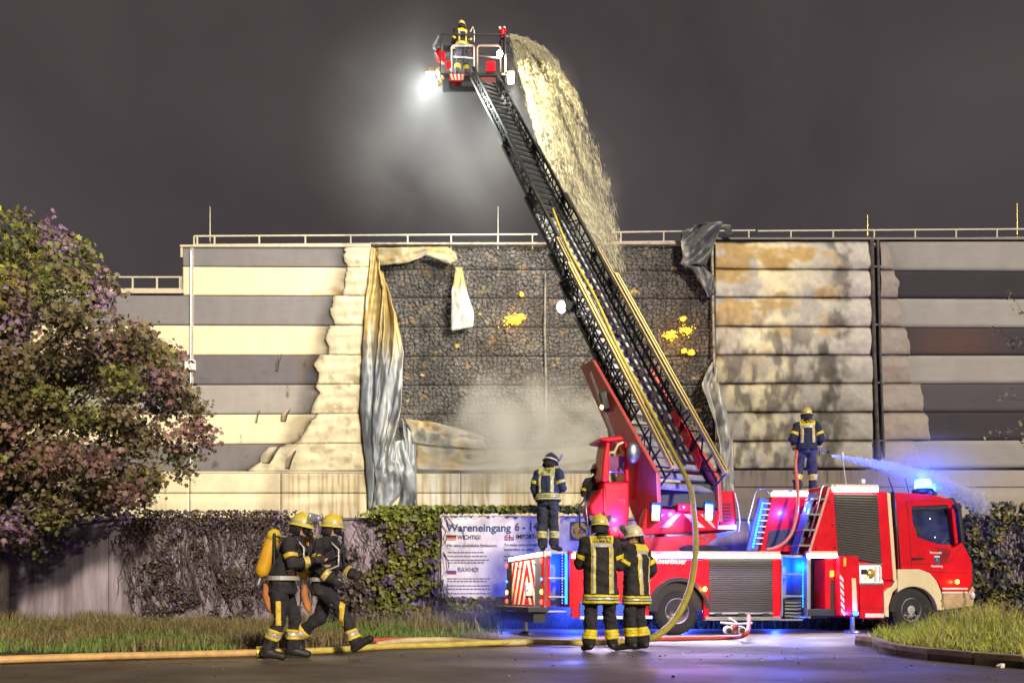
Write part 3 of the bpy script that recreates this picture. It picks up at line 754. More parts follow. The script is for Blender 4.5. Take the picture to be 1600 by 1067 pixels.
# hood + LED strips along the deck edge
def ledstrip(pxa, pxb, pya, pyb, y, h=.085):
    a, b = L(pxa, pya, y), L(pxb, pyb, y)
    hd = part(MB().bar(a + Vector((0, .04, h * .8)), b + Vector((0, .04, h * .8)), .16, .06), 'strip_hood', m_cream if pxb < 1320 else m_white, bevel=.012)
    part(MB().bar(a, b, .05, h), 'light_strip', m_glow)
ledstrip(894, 1218, 868.5, 868.5, -.03); ledstrip(1262, 1307, 868, 868, -.03); ledstrip(1206, 1262, 772, 772, .55, .08); ledstrip(1303, 1371, 764.5, 765, -.03, .1)
# the strips' own light, thrown down and out onto the road
for pxa, pxb, e_ in ((894, 1218, 150), (1262, 1307, 30)):
    a_, b_ = T2W @ L(pxa, 868, -.1), T2W @ L(pxb, 868, -.1)
    al = light('AREA', 'strip_light', (a_ + b_) / 2, e_, (.80, .80, 1), shape='RECTANGLE', size=(b_ - a_).length, size_y=.08)
    al.rotation_euler = (R(-30), 0, TA); al.data.spread = R(110)
ra_ = light('AREA', 'strip_light', T2W @ Vector((-.5, 1.42, rz1 + .28)), 30, (1, .95, .85), shape='RECTANGLE', size=2.4, size_y=.06)
aim(ra_, T2W @ Vector((.0, 1.42, rz0 + .3))); ra_.data.spread = R(120)
# roller shutters
m_shut = M('shutter_slats', (.10, .09, .08), .6, .2, spec=.2, var=.1, vs=20, bump=.1)
def shutter(pts, y, n, parent=None):
    # pts: TL, TR, BR, BL
    tl, tr, br, bl = [L(px, py, y) for px, py in pts]
    mb = MB()
    for i in range(n):
        a0, a1 = i / n, (i + .86) / n
        p = [tl.lerp(bl, a0), tr.lerp(br, a0), tr.lerp(br, a1), tl.lerp(bl, a1)]
        q = [p[0], p[1], p[1].lerp(p[2], .5) + Vector((0, -.012, 0)), p[0].lerp(p[3], .5) + Vector((0, -.012, 0))]
        mb.add([p[0], p[1], p[2], p[3], q[2], q[3], p[0] + Vector((0, .02, 0)), p[1] + Vector((0, .02, 0)), p[2] + Vector((0, .02, 0)), p[3] + Vector((0, .02, 0))],
               [(0, 1, 4, 5), (5, 4, 2, 3), (3, 2, 8, 9), (0, 6, 7, 1)])
    o = part(mb, 'roller_shutter', m_shut, parent, fix=False); return o
pan('shutter_backing', [(1108, 873), (1208, 873), (1208, 964), (1108, 964)], .03, .06, m_black)
shutter([(1108, 873.5), (1208, 873.5), (1208, 960), (1108, 960)], .015, 30)
for a, b in ((1100, 1108), (1208, 1220)):
    pan('shutter_frame', [(a, 873), (b, 873), (b, 969), (a, 969)], -.012, .06, m_red)
sl_ = pan('sill', [(1102, 963), (1221, 963), (1221, 969), (1102, 969)], -.05, .1, m_alu)
part(MB().tube([L(1108, 958, -.05), L(1207, 958, -.05)], .022, 8), 'shutter_bar', m_alu)
for px in (1122, 1158, 1196): part(MB().box(L(px, 959.5, -.06), (.16, .05, .06)), 'bar_clip', m_black)
part(MB().ball(L(1101.5, 920, -.04), (.05, .03, .05), 10), 'side_marker', m_orange, smooth=True)
light('POINT', 'marker_glow', T2W @ L(1101.5, 920, -.12), 4, (1, .3, .03), shadow_soft_size=.03)
# stairwell in the middle, blue lit
x0, x1 = xR(1221), xR(1263)
sw = part(MB().box(((x0 + x1) / 2, .62, (zs0 + DK) / 2), (x1 - x0, .04, DK - zs0)), 'stairwell', m_blueb)
for x in (x0 + .01, x1 - .02): part(MB().box((x, .3, (zs0 + DK) / 2), (.03, .62, DK - zs0)), 'side_cheek', m_blueb, sw)
for py in (897, 931, 968): part(MB().box(((x0 + x1) / 2 - .05, .22, zz(1240, py)), (x1 - x0 - .14, .4, .04)), 'step', m_alu, sw, bevel=.006)
for k, py in enumerate((941, 946, 951, 957, 962)): part(MB().tube([L(1226, py, .1 + .02 * k), L(1243, py + .6, .1), L(1251, py, .12)], .022, 6), 'stored_bar', m_alu, sw)
for k in range(22): part(MB().ball(L(1254.5, 878 + k * 3.3, .0), .016, 6), 'led_dot', m_cyanled, sw)
light('POINT', 'stairwell_lamp', T2W @ L(1240, 885, .3), 55, (.0, .05, 1), shadow_soft_size=.08)
# outrigger bay
pan('bay_back', [(1263, 873), (1294, 873), (1294, 966), (1263, 966)], .5, .55, M('bay_grey', (.12, .12, .14), .5))
pan('bay_post', [(1263, 873), (1267, 873), (1267, 966), (1263, 966)], .0, .5, m_alu)
bp = pan('valve_cabinet', [(1290, 873), (1312, 873), (1312, 951), (1290, 951)], .0, .4, m_red)
pan('valve_slot', [(1298, 905), (1304, 905), (1304, 950), (1298, 950)], -.012, .0, m_black, bp, bevel=0)
pan('valve_tag', [(1297, 891), (1303.5, 891), (1303.5, 901), (1297, 901)], -.015, .0, M('yellow_tag', (.8, .6, .05), .5), bp, bevel=0)
pan('outrigger_beam', [(1262, 951), (1318, 951), (1318, 962), (1262, 962)], -.02, .5, m_dark)
og = pan('outrigger_housing', [(1311, 868), (1342, 868), (1343, 962), (1312, 962)], -.16, .2, m_red, bevel=.03)
for k in range(6):
    y = 897 + k * 10.5
    pan('warning_stripe', [(1312.5 + k * .4, y), (1318 + k * .4, y + 7), (1318 + k * .4, y + 13), (1312.5 + k * .4, y + 6)], -.166, -.16, m_white, og, bevel=0)
pan('reflector_strip', [(1331, 903), (1337, 903), (1340, 954), (1332, 954)], -.168, -.16, m_cream, og, bevel=0)
pan('hazard_tag', [(1318, 871), (1322, 871), (1322, 884), (1318, 884)], -.168, -.16, M('yellow_tag2', (.85, .55, .04), .5), og, bevel=0)
jack(xR(1331), -.02, zz(1331, 955))
b_ = part(MB().ball(L(1337, 958, -.2), (.07, .05, .05), 12), 'jack_lamp', m_blueled, smooth=True)
light('POINT', 'jack_lamp_glow', T2W @ L(1337, 960, -.32), 10, (.03, .12, 1), shadow_soft_size=.05)
# superstructure: slanted red gable, blue stair ladder, tilted red locker
pan('gable_panel', [(1262, 862), (1298, 757), (1302, 762), (1310, 870), (1262, 870)], .0, 2.4, m_red)
pan('gable_edge', [(1261.5, 866), (1295.5, 757), (1299, 757), (1265.5, 866)], -.014, .0, M('gable_pink', (.70, .38, .32), .4), bevel=0)
for px, py in ((1296, 783), (1301, 820), (1304, 855), (1275, 857)): part(MB().ball(L(px, py, -.005), (.025, .012, .035), 8), 'bolt', m_black)
lad = pan('deck_ladder', [(1245, 864), (1274, 768), (1280, 768), (1254, 864)], .25, .30, M('ladder_blue', (.10, .12, .2), .4, .3))
pan('ladder_rail', [(1245, 864), (1274, 768), (1276, 768), (1247, 864)], -.02, .25, M('ladder_blue', (.10, .12, .2), .4, .3), lad)
for t in (.12, .37, .62, .87):
    px, py = 1248 + 29 * t, 864 - 96 * t
    part(MB().box(L(px, py, .12), (.3, .3, .045)), 'step', m_alu, lad, bevel=.006)
part(MB().tube([L(1264, 838, -.03), L(1278, 790, -.04), L(1283, 765, -.04), L(1288, 755, -.03), L(1296, 756, -.02), L(1299, 766, .0)], .018, 8), 'hand_rail', m_alu, smooth=True)
part(MB().tube([L(1266, 815, .1), L(1258, 800, .1), L(1259, 785, .1), L(1266, 778, .1)], .02, 8), 'hand_rail', m_alu, smooth=True)
light('POINT', 'ladder_lamp', T2W @ L(1256, 795, .1), 70, (.02, .1, 1), shadow_soft_size=.05)
lk = pan('deck_locker', [(1188, 862), (1206, 776), (1263, 776), (1250, 862)], .55, 1.15, m_red)
pan('locker_vent', [(1197, 855), (1203, 829), (1252, 824), (1247, 850)], .535, .55, m_dark, lk, bevel=0)
tr = pan('tool_rack', [(1167, 860), (1188, 776), (1202, 780), (1184, 860)], .42, .5, M('rack_blue', (.12, .16, .3), .35, .2))
for k in range(16):
    t = (k + .5) / 16
    part(MB().ball(L(1176 + 16 * t, 856 - 72 * t, .40), .028, 6), 'led_dot', m_blueled, tr)
    if k % 2: part(MB().box(L(1184 + 15 * t, 856 - 72 * t, .40), (.16, .03, .025)), 'rack_slot', m_white, tr)
part(MB().tube([L(1172, 832, .4), L(1169, 812, .4), L(1180, 770, .45), L(1183, 764, .5), L(1196, 764, .5), L(1201, 772, .5)], .022, 8), 'hand_rail', m_alu, smooth=True)
light('POINT', 'rack_lamp', T2W @ L(1176, 815, .2), 50, (.02, .1, 1), shadow_soft_size=.05)
# forward locker with roller shutter
pan('locker_body', [(1302, 757), (1393, 771), (1401, 905), (1384, 966), (1343, 966), (1310, 866)], .06, 2.4, m_red)
shutter([(1303, 771), (1371, 772), (1378.5, 881), (1309, 869)], .02, 26)
pan('roof_edge', [(1299, 756), (1372, 757.5), (1372, 762), (1299, 760)], -.03, 2.4, m_cream)
pan('forward_panel', [(1371, 766), (1390, 770), (1399, 906), (1379, 906)], .0, .06, m_red)
pan('reflector_edge', [(1386, 770), (1391, 770), (1401, 905), (1396, 907)], -.006, .0, m_cream, bevel=0)
lit = pan('lit_locker', [(1343, 882), (1378, 882), (1380, 912), (1344, 912)], .045, .055, M('locker_glow', (.8, .8, .75), .4, em=(1, .96, .85), es=1.2))  # compartment light put into the glow of its back plate
for f in ([(1342, 879.5), (1380, 880), (1380, 883), (1342, 883)], [(1343, 910), (1381, 910), (1381, 914), (1343, 914)]): pan('locker_frame', f, -.02, .05, m_alu, lit)
mb = MB(); mb.ball(L(1360, 896, .0), (.1, .06, .12), 10); mb.tube([L(1352, 907, .0), L(1366, 888, .0)], .03, 8); part(mb, 'hose_coupling', M('brass', (.7, .5, .15), .35, .8), lit)
part(MB().box(L(1350, 893, .01), (.12, .06, .12)), 'tool_case', m_black, lit, bevel=.01)
for px in (1368, 1375): part(MB().tube([L(px, 885, .0), L(px, 909, .0)], .035, 8), 'pump_column', m_white, lit)
pan('low_panel', [(1343, 914), (1381, 914), (1383, 966), (1344, 966)], .0, .06, m_red)
pan('reflector_strip', [(1352, 958), (1381, 958), (1381, 964), (1352, 964)], -.008, .0, m_white, bevel=0)
pan('panel_seam', [(1344, 950), (1383, 950), (1383, 951), (1344, 951)], -.003, .0, m_black, bevel=0)
part(MB().tube([L(1322, 756, .3), L(1316, 712, .3)], .010, 5), 'whip_antenna', m_white)
part(MB().ball(L(1316, 711, .3), (.04, .04, .08), 8), 'antenna_tip', m_white)
part(MB().box(L(1347, 752, .3), (.1, .1, .1)), 'roof_lamp', m_white, bevel=.01)

# ---- cab
CW = 2.42
def cpan(name, pts, y0, y1, mat, parent=None, bevel=.012): return pan(name, pts, y0, y1, mat, parent, bevel)
pan('gap_filler', [(1391, 771), (1397, 769), (1408, 890), (1402, 890)], .1, 2.3, m_black)
part(MB().tube([L(1394, 768, .05), L(1400, 830, .05), L(1404, 890, .05)], .06, 8), 'air_intake', m_black, smooth=True)
# side skin built round the window opening
win = [(1424, 791), (1481, 788), (1492, 851), (1466, 850), (1434, 839), (1426, 816)]
outline = [(1398, 769), (1434, 771), (1460, 774), (1486, 780), (1496, 790), (1504, 850), (1509, 858), (1518, 877), (1519, 909), (1517, 914), (1512, 925), (1475, 925), (1463, 905), (1452, 895), (1438, 889), (1404, 889)]
def ring_panel(name, outer, inner, y0, y1, mat, parent=None):
    me = bpy.data.meshes.new(name); bm = bmesh.new()
    from mathutils.geometry import tessellate_polygon
    o3 = [L(px, py, 0) for px, py in outer]; i3 = [L(px, py, 0) for px, py in inner]
    allv = o3 + i3
    tris = tessellate_polygon([[Vector((v.x, v.z, 0)) for v in o3], [Vector((v.x, v.z, 0)) for v in i3]])
    fr = [bm.verts.new((v.x, y0, v.z)) for v in allv]; bk = [bm.verts.new((v.x, y1, v.z)) for v in allv]
    for t in tris:
        bm.faces.new([fr[i] for i in t]); bm.faces.new([bk[i] for i in reversed(t)])
    for base, n in ((0, len(o3)), (len(o3), len(i3))):
        for i in range(n):
            a, b = base + i, base + (i + 1) % n; bm.faces.new((fr[a], fr[b], bk[b], bk[a]))
    bmesh.ops.recalc_face_normals(bm, faces=bm.faces); bm.to_mesh(me); bm.free()
    me.materials.append(mat); return link(name, me, parent or truck)
cab_side = ring_panel('cab_side', outline, win, .0, .07, m_red)
# far side copy
far = cab_side.copy(); COL.objects.link(far); far.location.y = CW - .07
rf = [(1398, 769), (1434, 771), (1460, 774), (1486, 780), (1497, 790), (1496, 794), (1484, 786), (1460, 780), (1434, 777), (1399, 775)]
pan('cab_roof', rf, .07, CW - .07, m_red)
pan('cab_back', [(1398, 775), (1403, 775), (1409, 889), (1404, 889)], .07, CW - .07, m_red)
pan('cab_floor', [(1404, 884), (1515, 884), (1515, 890), (1404, 890)], .07, CW - .07, m_black)
pan('windscreen', [(1493, 790), (1496, 790), (1505, 850), (1502, 850)], .12, CW - .12, m_glass)
pan('cab_nose', [(1500, 851), (1504, 850), (1509, 858), (1518, 877), (1519, 909), (1500, 909)], .07, CW - .07, m_red)
pan('front_grille', [(1518.5, 880), (1521, 880), (1521.5, 912), (1519, 912)], .3, CW - .3, m_black)
pan('front_bumper', [(1473, 926), (1513, 926), (1520, 915), (1523, 920), (1521, 946), (1476, 952)], .0, CW, M('bumper_cream', (.55, .38, .22), .5, var=.2))
for py in (918, 924): pan('bumper_line', [(1472, py), (1512, py), (1512, py + 2.5), (1473, py + 2.5)], -.012, .0, m_white, bevel=0)
part(MB().ball(L(1519, 930, -.01), (.06, .06, .09), 10), 'headlight', m_white, smooth=True)
part(MB().ball(L(1496, 908.5, -.02), (.05, .03, .05), 10), 'indicator', m_orange, smooth=True)
light('POINT', 'indicator_glow', T2W @ L(1496, 908.5, -.1), 2.5, (1, .3, .05), shadow_soft_size=.03)
glass = pan('side_window', win, .03, .04, M('tinted_cab_glass', (.045, .055, .16), .08, trans=.0, var=.5, vs=1.6, spec=.9), bevel=0)
# window furniture seen against the glass
part(MB().tube([L(1470, 852, .028), L(1478, 842, .028), L(1486, 846, .028), L(1489, 852, .028)], .02, 8), 'steering_wheel', m_black, glass)
part(MB().box(L(1433, 828, .02), (.16, .03, .2), Matrix.Rotation(R(20), 3, 'Y')), 'headrest', m_black, glass, bevel=.02)
pan('wind_deflector', [(1424, 792), (1480, 789), (1481, 793), (1462, 797), (1445, 796), (1425, 797)], .0, .03, m_black, glass, bevel=0)
for px, py, s in ((1453, 810, .012), (1461, 839, .012), (1431, 833, .012)):
    part(MB().ball(L(px, py, .03), (s, .01, s), 8), 'cab_lamp', M('cab_lamp', (.9, .95, 1), .3, em=(.8, .9, 1), es=5), glass)
# door lines, step seams, handle
def seam(pts, w=.012, y=-.003, mat=m_black):
    mb = MB(); q = [L(px, py, y) for px, py in pts]
    for a, b in zip(q, q[1:]): mb.bar(a, b, w, .006, up=(0, 1, 0))
    return part(mb, 'door_seam', mat, cab_side)
m_dred = M('dark_red_seam', (.18, .008, .01), .5)
seam([(1416, 783), (1419, 800), (1425, 887)], mat=m_dred); seam([(1416, 783), (1440, 781), (1484, 783), (1494, 800), (1499, 852)], mat=m_dred)
seam([(1503, 852), (1484, 878), (1476, 878), (1470, 884)], mat=m_dred); seam([(1425, 880), (1462, 881)], mat=m_dred); seam([(1440, 892), (1509, 896)], .016, mat=m_dred); seam([(1407, 880), (1424, 881)], mat=m_dred)
pan('door_dark_panel', [(1465, 855), (1483, 856), (1486, 862), (1480, 876), (1470, 882), (1466, 868)], -.005, .0, M('dark_red_panel', (.30, .010, .016), .35), cab_side, bevel=0)  # darker red patch on the cab door
pan('handle', [(1426, 871), (1444, 870), (1444, 873.5), (1428, 874)], -.04, .0, m_black, cab_side)
TXT = lambda px, py, y=-.006: Matrix.Translation(L(px, py, y)) @ Matrix.Rotation(R(90), 4, 'X')
textmesh('Feuerwehr', .075, TXT(1453, 864.5), m_white, cab_side, bold=.002); textmesh('Naumburg', .072, TXT(1455, 885.5), m_white, cab_side, bold=.002)
cr = part(MB().prism([L(1460, 868, -.004), L(1468.5, 868, -.004), L(1468.5, 875, -.004), L(1466.5, 879, -.004), L(1464.2, 880.5, -.004), L(1462, 879, -.004), L(1460, 875, -.004)], (0, -.006, 0)), 'crest', M('crest_blue', (.03, .10, .35), .4), cab_side)
pan('crest_band', [(1460, 868), (1468.5, 868), (1468.5, 870.5), (1460, 870.5)], -.014, -.010, m_white, cab_side, bevel=0)
part(MB().ball(L(1464.3, 874.5, -.01), (.035, .008, .045), 8), 'crest_figure', M('crest_teal', (.05, .35, .35), .5), cab_side)
# fender
def arcpx(cx, cy, rx, ry, a0, a1, n): return [(cx + rx * math.cos(a), cy - ry * math.sin(a)) for a in np.linspace(a0, a1, n)]
inner = arcpx(1427, 957, 38, 41, 0.1, math.pi * .72, 14)
outer = [(1403, 889), (1438, 889), (1453, 895), (1463, 906), (1470, 922), (1474, 938), (1475.5, 953)]
pan('wheel_arch', outer + inner, -.05, .35, m_cream, bevel=.015)
pan('arch_flare', [(1382, 962), (1381, 925), (1385, 921), (1394, 916), (1399, 906), (1404, 904), (1408, 907), (1403, 917), (1395, 925), (1389, 945), (1389, 964)], -.03, .3, m_cream, bevel=.012)
mb = MB(); wq = xR(1427)
mb.prism([(wq + .58 * math.cos(a), .06, WR + .02 + .58 * math.sin(a)) for a in np.linspace(-.1, math.pi + .1, 18)], (0, 1.2, 0)); part(mb, 'wheel_housing', m_black)
# mirrors, visor, beacons
mr = part(MB().prism([L(1492, 787, -.25), L(1502, 788, -.25), L(1508, 846, -.25), L(1503, 848, -.25), L(1498, 800, -.25)], (0, .12, 0)), 'mirror', m_black, bevel=.02)
part(MB().tube([L(1494, 786, -.02), L(1499, 787, -.2)], .02, 6), 'mirror_arm', m_black, mr); part(MB().tube([L(1500, 847, -.02), L(1504, 846, -.2)], .02, 6), 'mirror_arm', m_black, mr)
pan('sun_visor', [(1480, 778), (1490, 777), (1496, 787), (1490, 789)], .1, CW - .1, m_black)
def beacon(px, py, y, sc=1.0, energy=0):
    bb = part(MB().lathe([(.22 * sc, 0), (.24 * sc, .05 * sc), (.2 * sc, .1 * sc), (.001, .1 * sc)], 20, Matrix.Translation(L(px, py + 12 * sc, y)), cap=True), 'beacon', m_black)
    part(MB().lathe([(.17 * sc, .08 * sc), (.18 * sc, .12 * sc), (.17 * sc, .28 * sc), (.13 * sc, .31 * sc), (.001, .32 * sc)], 20, Matrix.Translation(L(px, py + 12 * sc, y))), 'beacon_dome', M('beacon_light', (.05, .4, .9), .2, em=(.06, .50, 1), es=11), bb, smooth=True)
    if energy: 
        light('POINT', 'beacon_glow', T2W @ (L(px, py - 12 * sc, y)), energy, (.02, .09, 1), shadow_soft_size=.1)
        light('POINT', 'beacon_glow', T2W @ (L(px, py + 3, y - .45)), energy * .5, (.02, .09, 1), shadow_soft_size=.1)
beacon(1442, 758, .45, 1.0, 320); beacon(1449, 762, 2.0, 1.0, 60)
part(MB().box(L(1456, 770, .1), (.12, .1, .09)), 'roof_marker', m_black, bevel=.01)
for a, b in (((1396, 768), (1388, 745)), ((1421, 770), (1414, 746))): part(MB().tube([L(*a, .3), L(*b, .3)], [.02, .008], 5), 'whip_antenna', m_black)

# ---- turntable, ladder seat and operator's stand
TCx = xR(1062, 1.25) + .0; TY = 1.25
zt = DK + .02
part(MB().lathe([(1.05, 0), (1.08, .1), (1.0, .16), (.001, .16)], 36, Matrix.Translation((TCx, TY, zt)), cap=True), 'slewing_ring', m_dark)
# pivot base point and head of the ladder in world space
LB = P(1062, 745, 17.15); LT = P(752, 138, 26.0)
Ld = (LT - LB); LLEN = Ld.length; Ld.normalize()
Lr = Ld.cross(Vector((0, 0, 1))).normalized(); Ln = Lr.cross(Ld).normalized()      # right, up-normal of the ladder
if Ln.z < 0: Ln = -Ln
def lp(s, r, n): return LB + Ld * s + Lr * r + Ln * n
def lpart(mb, name, mat, parent=None, **kw): return mb.build(name, mat, parent or truck, xf=W2T, **kw)
# turntable frame: two red side plates that carry the ladder foot
m_salmon = M('faded_red_arm', (.74, .13, .11), .35, var=.15, coat=.3)
for r in (-.87, .77):
    mb = MB(); pts = [lp(-1.0, r, -.25), lp(-.2, r, .25), lp(3.6, r, .02), lp(3.9, r, -.42), lp(1.2, r, -.52), lp(.1, r, -.86), lp(-.9, r, -.9)]
    mb.prism(pts, Lr * .10); o = lpart(mb, 'side_arm', m_salmon, bevel=.015)
    mb = MB(); mb.prism([lp(1.1, r - .006, -.5), lp(3.4, r - .006, -.25), lp(3.42, r - .006, -.17), lp(1.0, r - .006, -.40)], Lr * -.004); lpart(mb, 'reflector_strip', m_white, o)
    mb = MB(); mb.prism([lp(.2, r - .006, -.9), lp(.9, r - .006, -.3), lp(.5, r - .006, .05), lp(-.2, r - .006, -.6)], Lr * -.004); lpart(mb, 'chevron_stripe', m_red, o)
# lift rams
for r in (-.55, .5):
    a = lp(-.5, r, -1.9); b = lp(2.6, r, -.5)
    o = lpart(MB().tube([a, a.lerp(b, .55)], .12, 12), 'lift_ram', m_steel, smooth=False); lpart(MB().tube([a.lerp(b, .5), b], .07, 10), 'ram_rod', m_alu, o)
c0 = T2W @ Vector((TCx, TY, zt + .16))
def tbox(c, d, name, mat, parent=None, rot=0, **kw):   # box aligned with the truck
    return part(MB().box(c, d, Matrix.Rotation(rot, 3, 'Z')), name, mat, parent, **kw)
# turntable back plate with chevrons and lamps
def tq(px, py, y): return L(px, py, y)
bpY = .35
tb = part(MB().prism([tq(1010, 793, bpY), tq(1125, 798, bpY), tq(1122, 828, bpY), tq(1000, 836, bpY)], (0, .25, 0)), 'turntable_back', m_red, bevel=.02)
m_cr2 = M('chevron_cream', (.75, .62, .5), .45)
for sgn in (-1, 1):
    for k in range(2):
        cx = 1066; a = sgn * (2 + k * 26)
        pts = [(cx + a, 803), (cx + a + sgn * 9, 803) if k == 0 else (cx + a + sgn * 9, 803), (cx + a + sgn * 34, 824), (cx + a + sgn * 20, 824)]
        pts = [(min(max(x, 1012), 1118), y) for x, y in pts]
        part(MB().prism([tq(x, y, bpY - .005) for x, y in pts], (0, -.006, 0)), 'chevron_stripe', m_cr2, tb)
part(MB().prism([tq(1005, 840, .3), tq(1120, 832, .3), tq(1122, 838, .3), tq(1090, 862, .3), tq(1010, 862, .3)], (0, 1.6, 0)), 'turntable_base', M('base_red', (.5, .02, .03), .35, var=.2, coat=.3), bevel=.02)
part(MB().prism([tq(1010, 790, .4), tq(1030, 752, .5), tq(1115, 755, .5), tq(1122, 795, .4)], (0, .9, 0)), 'winch_housing', m_black, bevel=.03)
part(MB().box(tq(1068, 793, .3), (.32, .1, .16)), 'lamp_box', m_red, bevel=.02)
part(MB().ball(tq(1068, 792, .22), .03, 8), 'work_lamp', m_white)
for px, py in ((1025, 800), (1108, 799)):
    lbx = part(MB().box(tq(px, py - 1, -.30), (.22, .1, .36)), 'lamp_cluster', m_black, bevel=.02)
    part(MB().box(tq(px, py - 5, -.365), (.17, .03, .16)), 'blue_lamp', M('turret_blue', (.1, .4, .9), .3, em=(.06, .25, 1), es=5), lbx, bevel=.01)
    part(MB().box(tq(px - .5, py + 7, -.365), (.16, .03, .15)), 'amber_lamp', M('turret_amber', (1, .5, .1), .3, em=(1, .45, .06), es=5), lbx, bevel=.01)
    light('POINT', 'turret_blue_glow', T2W @ tq(px, py - 9, -.52), 110, (.02, .07, 1), shadow_soft_size=.05)
    light('POINT', 'turret_amber_glow', T2W @ tq(px, py + 8, -.5), 25, (1, .22, .02), shadow_soft_size=.05)
# counterweight box at the right with louvres
cw = part(MB().prism([tq(1122, 768, .6), tq(1148, 766, .6), tq(1152, 830, .6), tq(1118, 830, .6)], (0, .9, 0)), 'counterweight', m_red, bevel=.03)
for k in range(6): part(MB().prism([tq(1124, 786 + k * 5, .59), tq(1142, 786 + k * 5, .59), tq(1142, 788 + k * 5, .59), tq(1124, 788 + k * 5, .59)], (0, -.02, 0)), 'louvre', m_dred, cw)
part(MB().prism([tq(1110, 821, .57), tq(1150, 820, .57), tq(1150, 827, .57), tq(1110, 827, .57)], (0, -.02, 0)), 'reflector_strip', m_cream, cw)
part(MB().tube([tq(1148, 770, .55), tq(1153, 790, .5), tq(1156, 815, .5), tq(1154, 830, .55)], .015, 6), 'hand_rail', m_white)
for k in range(3): part(MB().bar(tq(1095 + 4 * k, 838 + 2 * k, .3), tq(1150 - 6 * k, 829 + 3 * k, .5), .03), 'folding_step', m_alu)
# operator's stand, red moulded
st = part(MB().prism([tq(943, 752, .55), tq(984, 752, .55), tq(984, 802, .55), tq(979, 840, .5), tq(952, 840, .5), tq(944, 800, .5)], (0, .55, 0)), 'control_stand', m_red, bevel=.05)
part(MB().prism([tq(920, 790, .5), tq(943, 760, .5), tq(946, 800, .5), tq(936, 812, .5), tq(922, 802, .5)], (0, .5, 0)), 'arm_rest', m_red, st, bevel=.05)
part(MB().prism([tq(944, 708, .55), tq(948, 686, .55), tq(954, 686, .55), tq(952, 752, .55), tq(940, 752, .55)], (0, .5, 0)), 'seat_side', m_red, st, bevel=.03)
part(MB().prism([tq(976, 690, .55), tq(981, 690, .55), tq(984, 752, .55), tq(977, 752, .55)], (0, .5, 0)), 'seat_side', m_red, st, bevel=.03)
part(MB().prism([tq(936, 684, .5), tq(972, 680, .5), tq(977, 688, .5), tq(952, 690, .5), tq(938, 688, .5)], (0, .65, 0)), 'canopy', m_red, st, bevel=.03)
part(MB().prism([tq(950, 712, .62), tq(978, 712, .62), tq(980, 740, .62), tq(950, 738, .62)], (0, .08, 0)), 'control_panel', M('panel_violet', (.25, .03, .10), .3, coat=.6), st, bevel=.02)
part(MB().prism([tq(956, 688, .9), tq(975, 690, .9), tq(976, 708, .9), tq(952, 708, .9)], (0, .05, 0)), 'back_plate', m_cream, st)
part(MB().tube([tq(974, 735, .5), tq(972, 727, .48), tq(975, 722, .48)], .025, 8), 'joystick', m_black, st)
for k in range(12): part(MB().ball(tq(967 + (k % 3) * 4, 781 + (k // 3) * 4, .54), .012, 6), 'button', m_white, st)
part(MB().tube([tq(916, 770, .45), tq(912, 782, .4), tq(905, 792, .38), tq(906, 822, .38), tq(916, 830, .4)], .02, 8), 'guard_rail', m_black, smooth=True)
part(MB().tube([tq(914, 775, .5), tq(916, 800, .45), tq(919, 828, .42)], .02, 8), 'guard_rail', m_steel, smooth=True)
part(MB().ball(tq(989, 707, .35), (.16, .1, .24), 12), 'hose_reel_horn', m_steel, smooth=True)

# ---- ladder sections
yend = [455, 415, 325, 245, 178, 140]
def s_at(py):
    lo, hi = 0.0, 1.0
    for _ in range(40):
        m = (lo + hi) / 2; q = LB.lerp(LT, m)
        y = HZ - (q.z - CAMH) * F / q.y
        if y > py: lo = m
        else: hi = m
    return lo * LLEN
m_chord = [M('ladder_chord_gold', (.66, .49, .18), .5, .0, var=.12), M('ladder_chord_grey', (.46, .36, .17), .5, .1, var=.2), M('ladder_dark', (.06, .058, .05), .5, .4, var=.3), M('ladder_dark2', (.045, .045, .045), .5, .5, var=.3), M('ladder_dark3', (.04, .04, .04), .5, .5, var=.3)]
m_lat = M('ladder_lattice', (.085, .085, .08), .45, .6, var=.3)
m_rung = M('ladder_rung', (.46, .46, .48), .5, .3, var=.3)
NS = 5
starts = [-.35, 1.6, s_at(470), s_at(345), s_at(262)]
ends = [s_at(450), s_at(408), s_at(322), s_at(243), LLEN + .1]
widths = [1.40, 1.24, 1.10, .98, .86]
heights = [.56, .47, .39, .32, .26]
floors = [0, .055, .11, .16, .21]
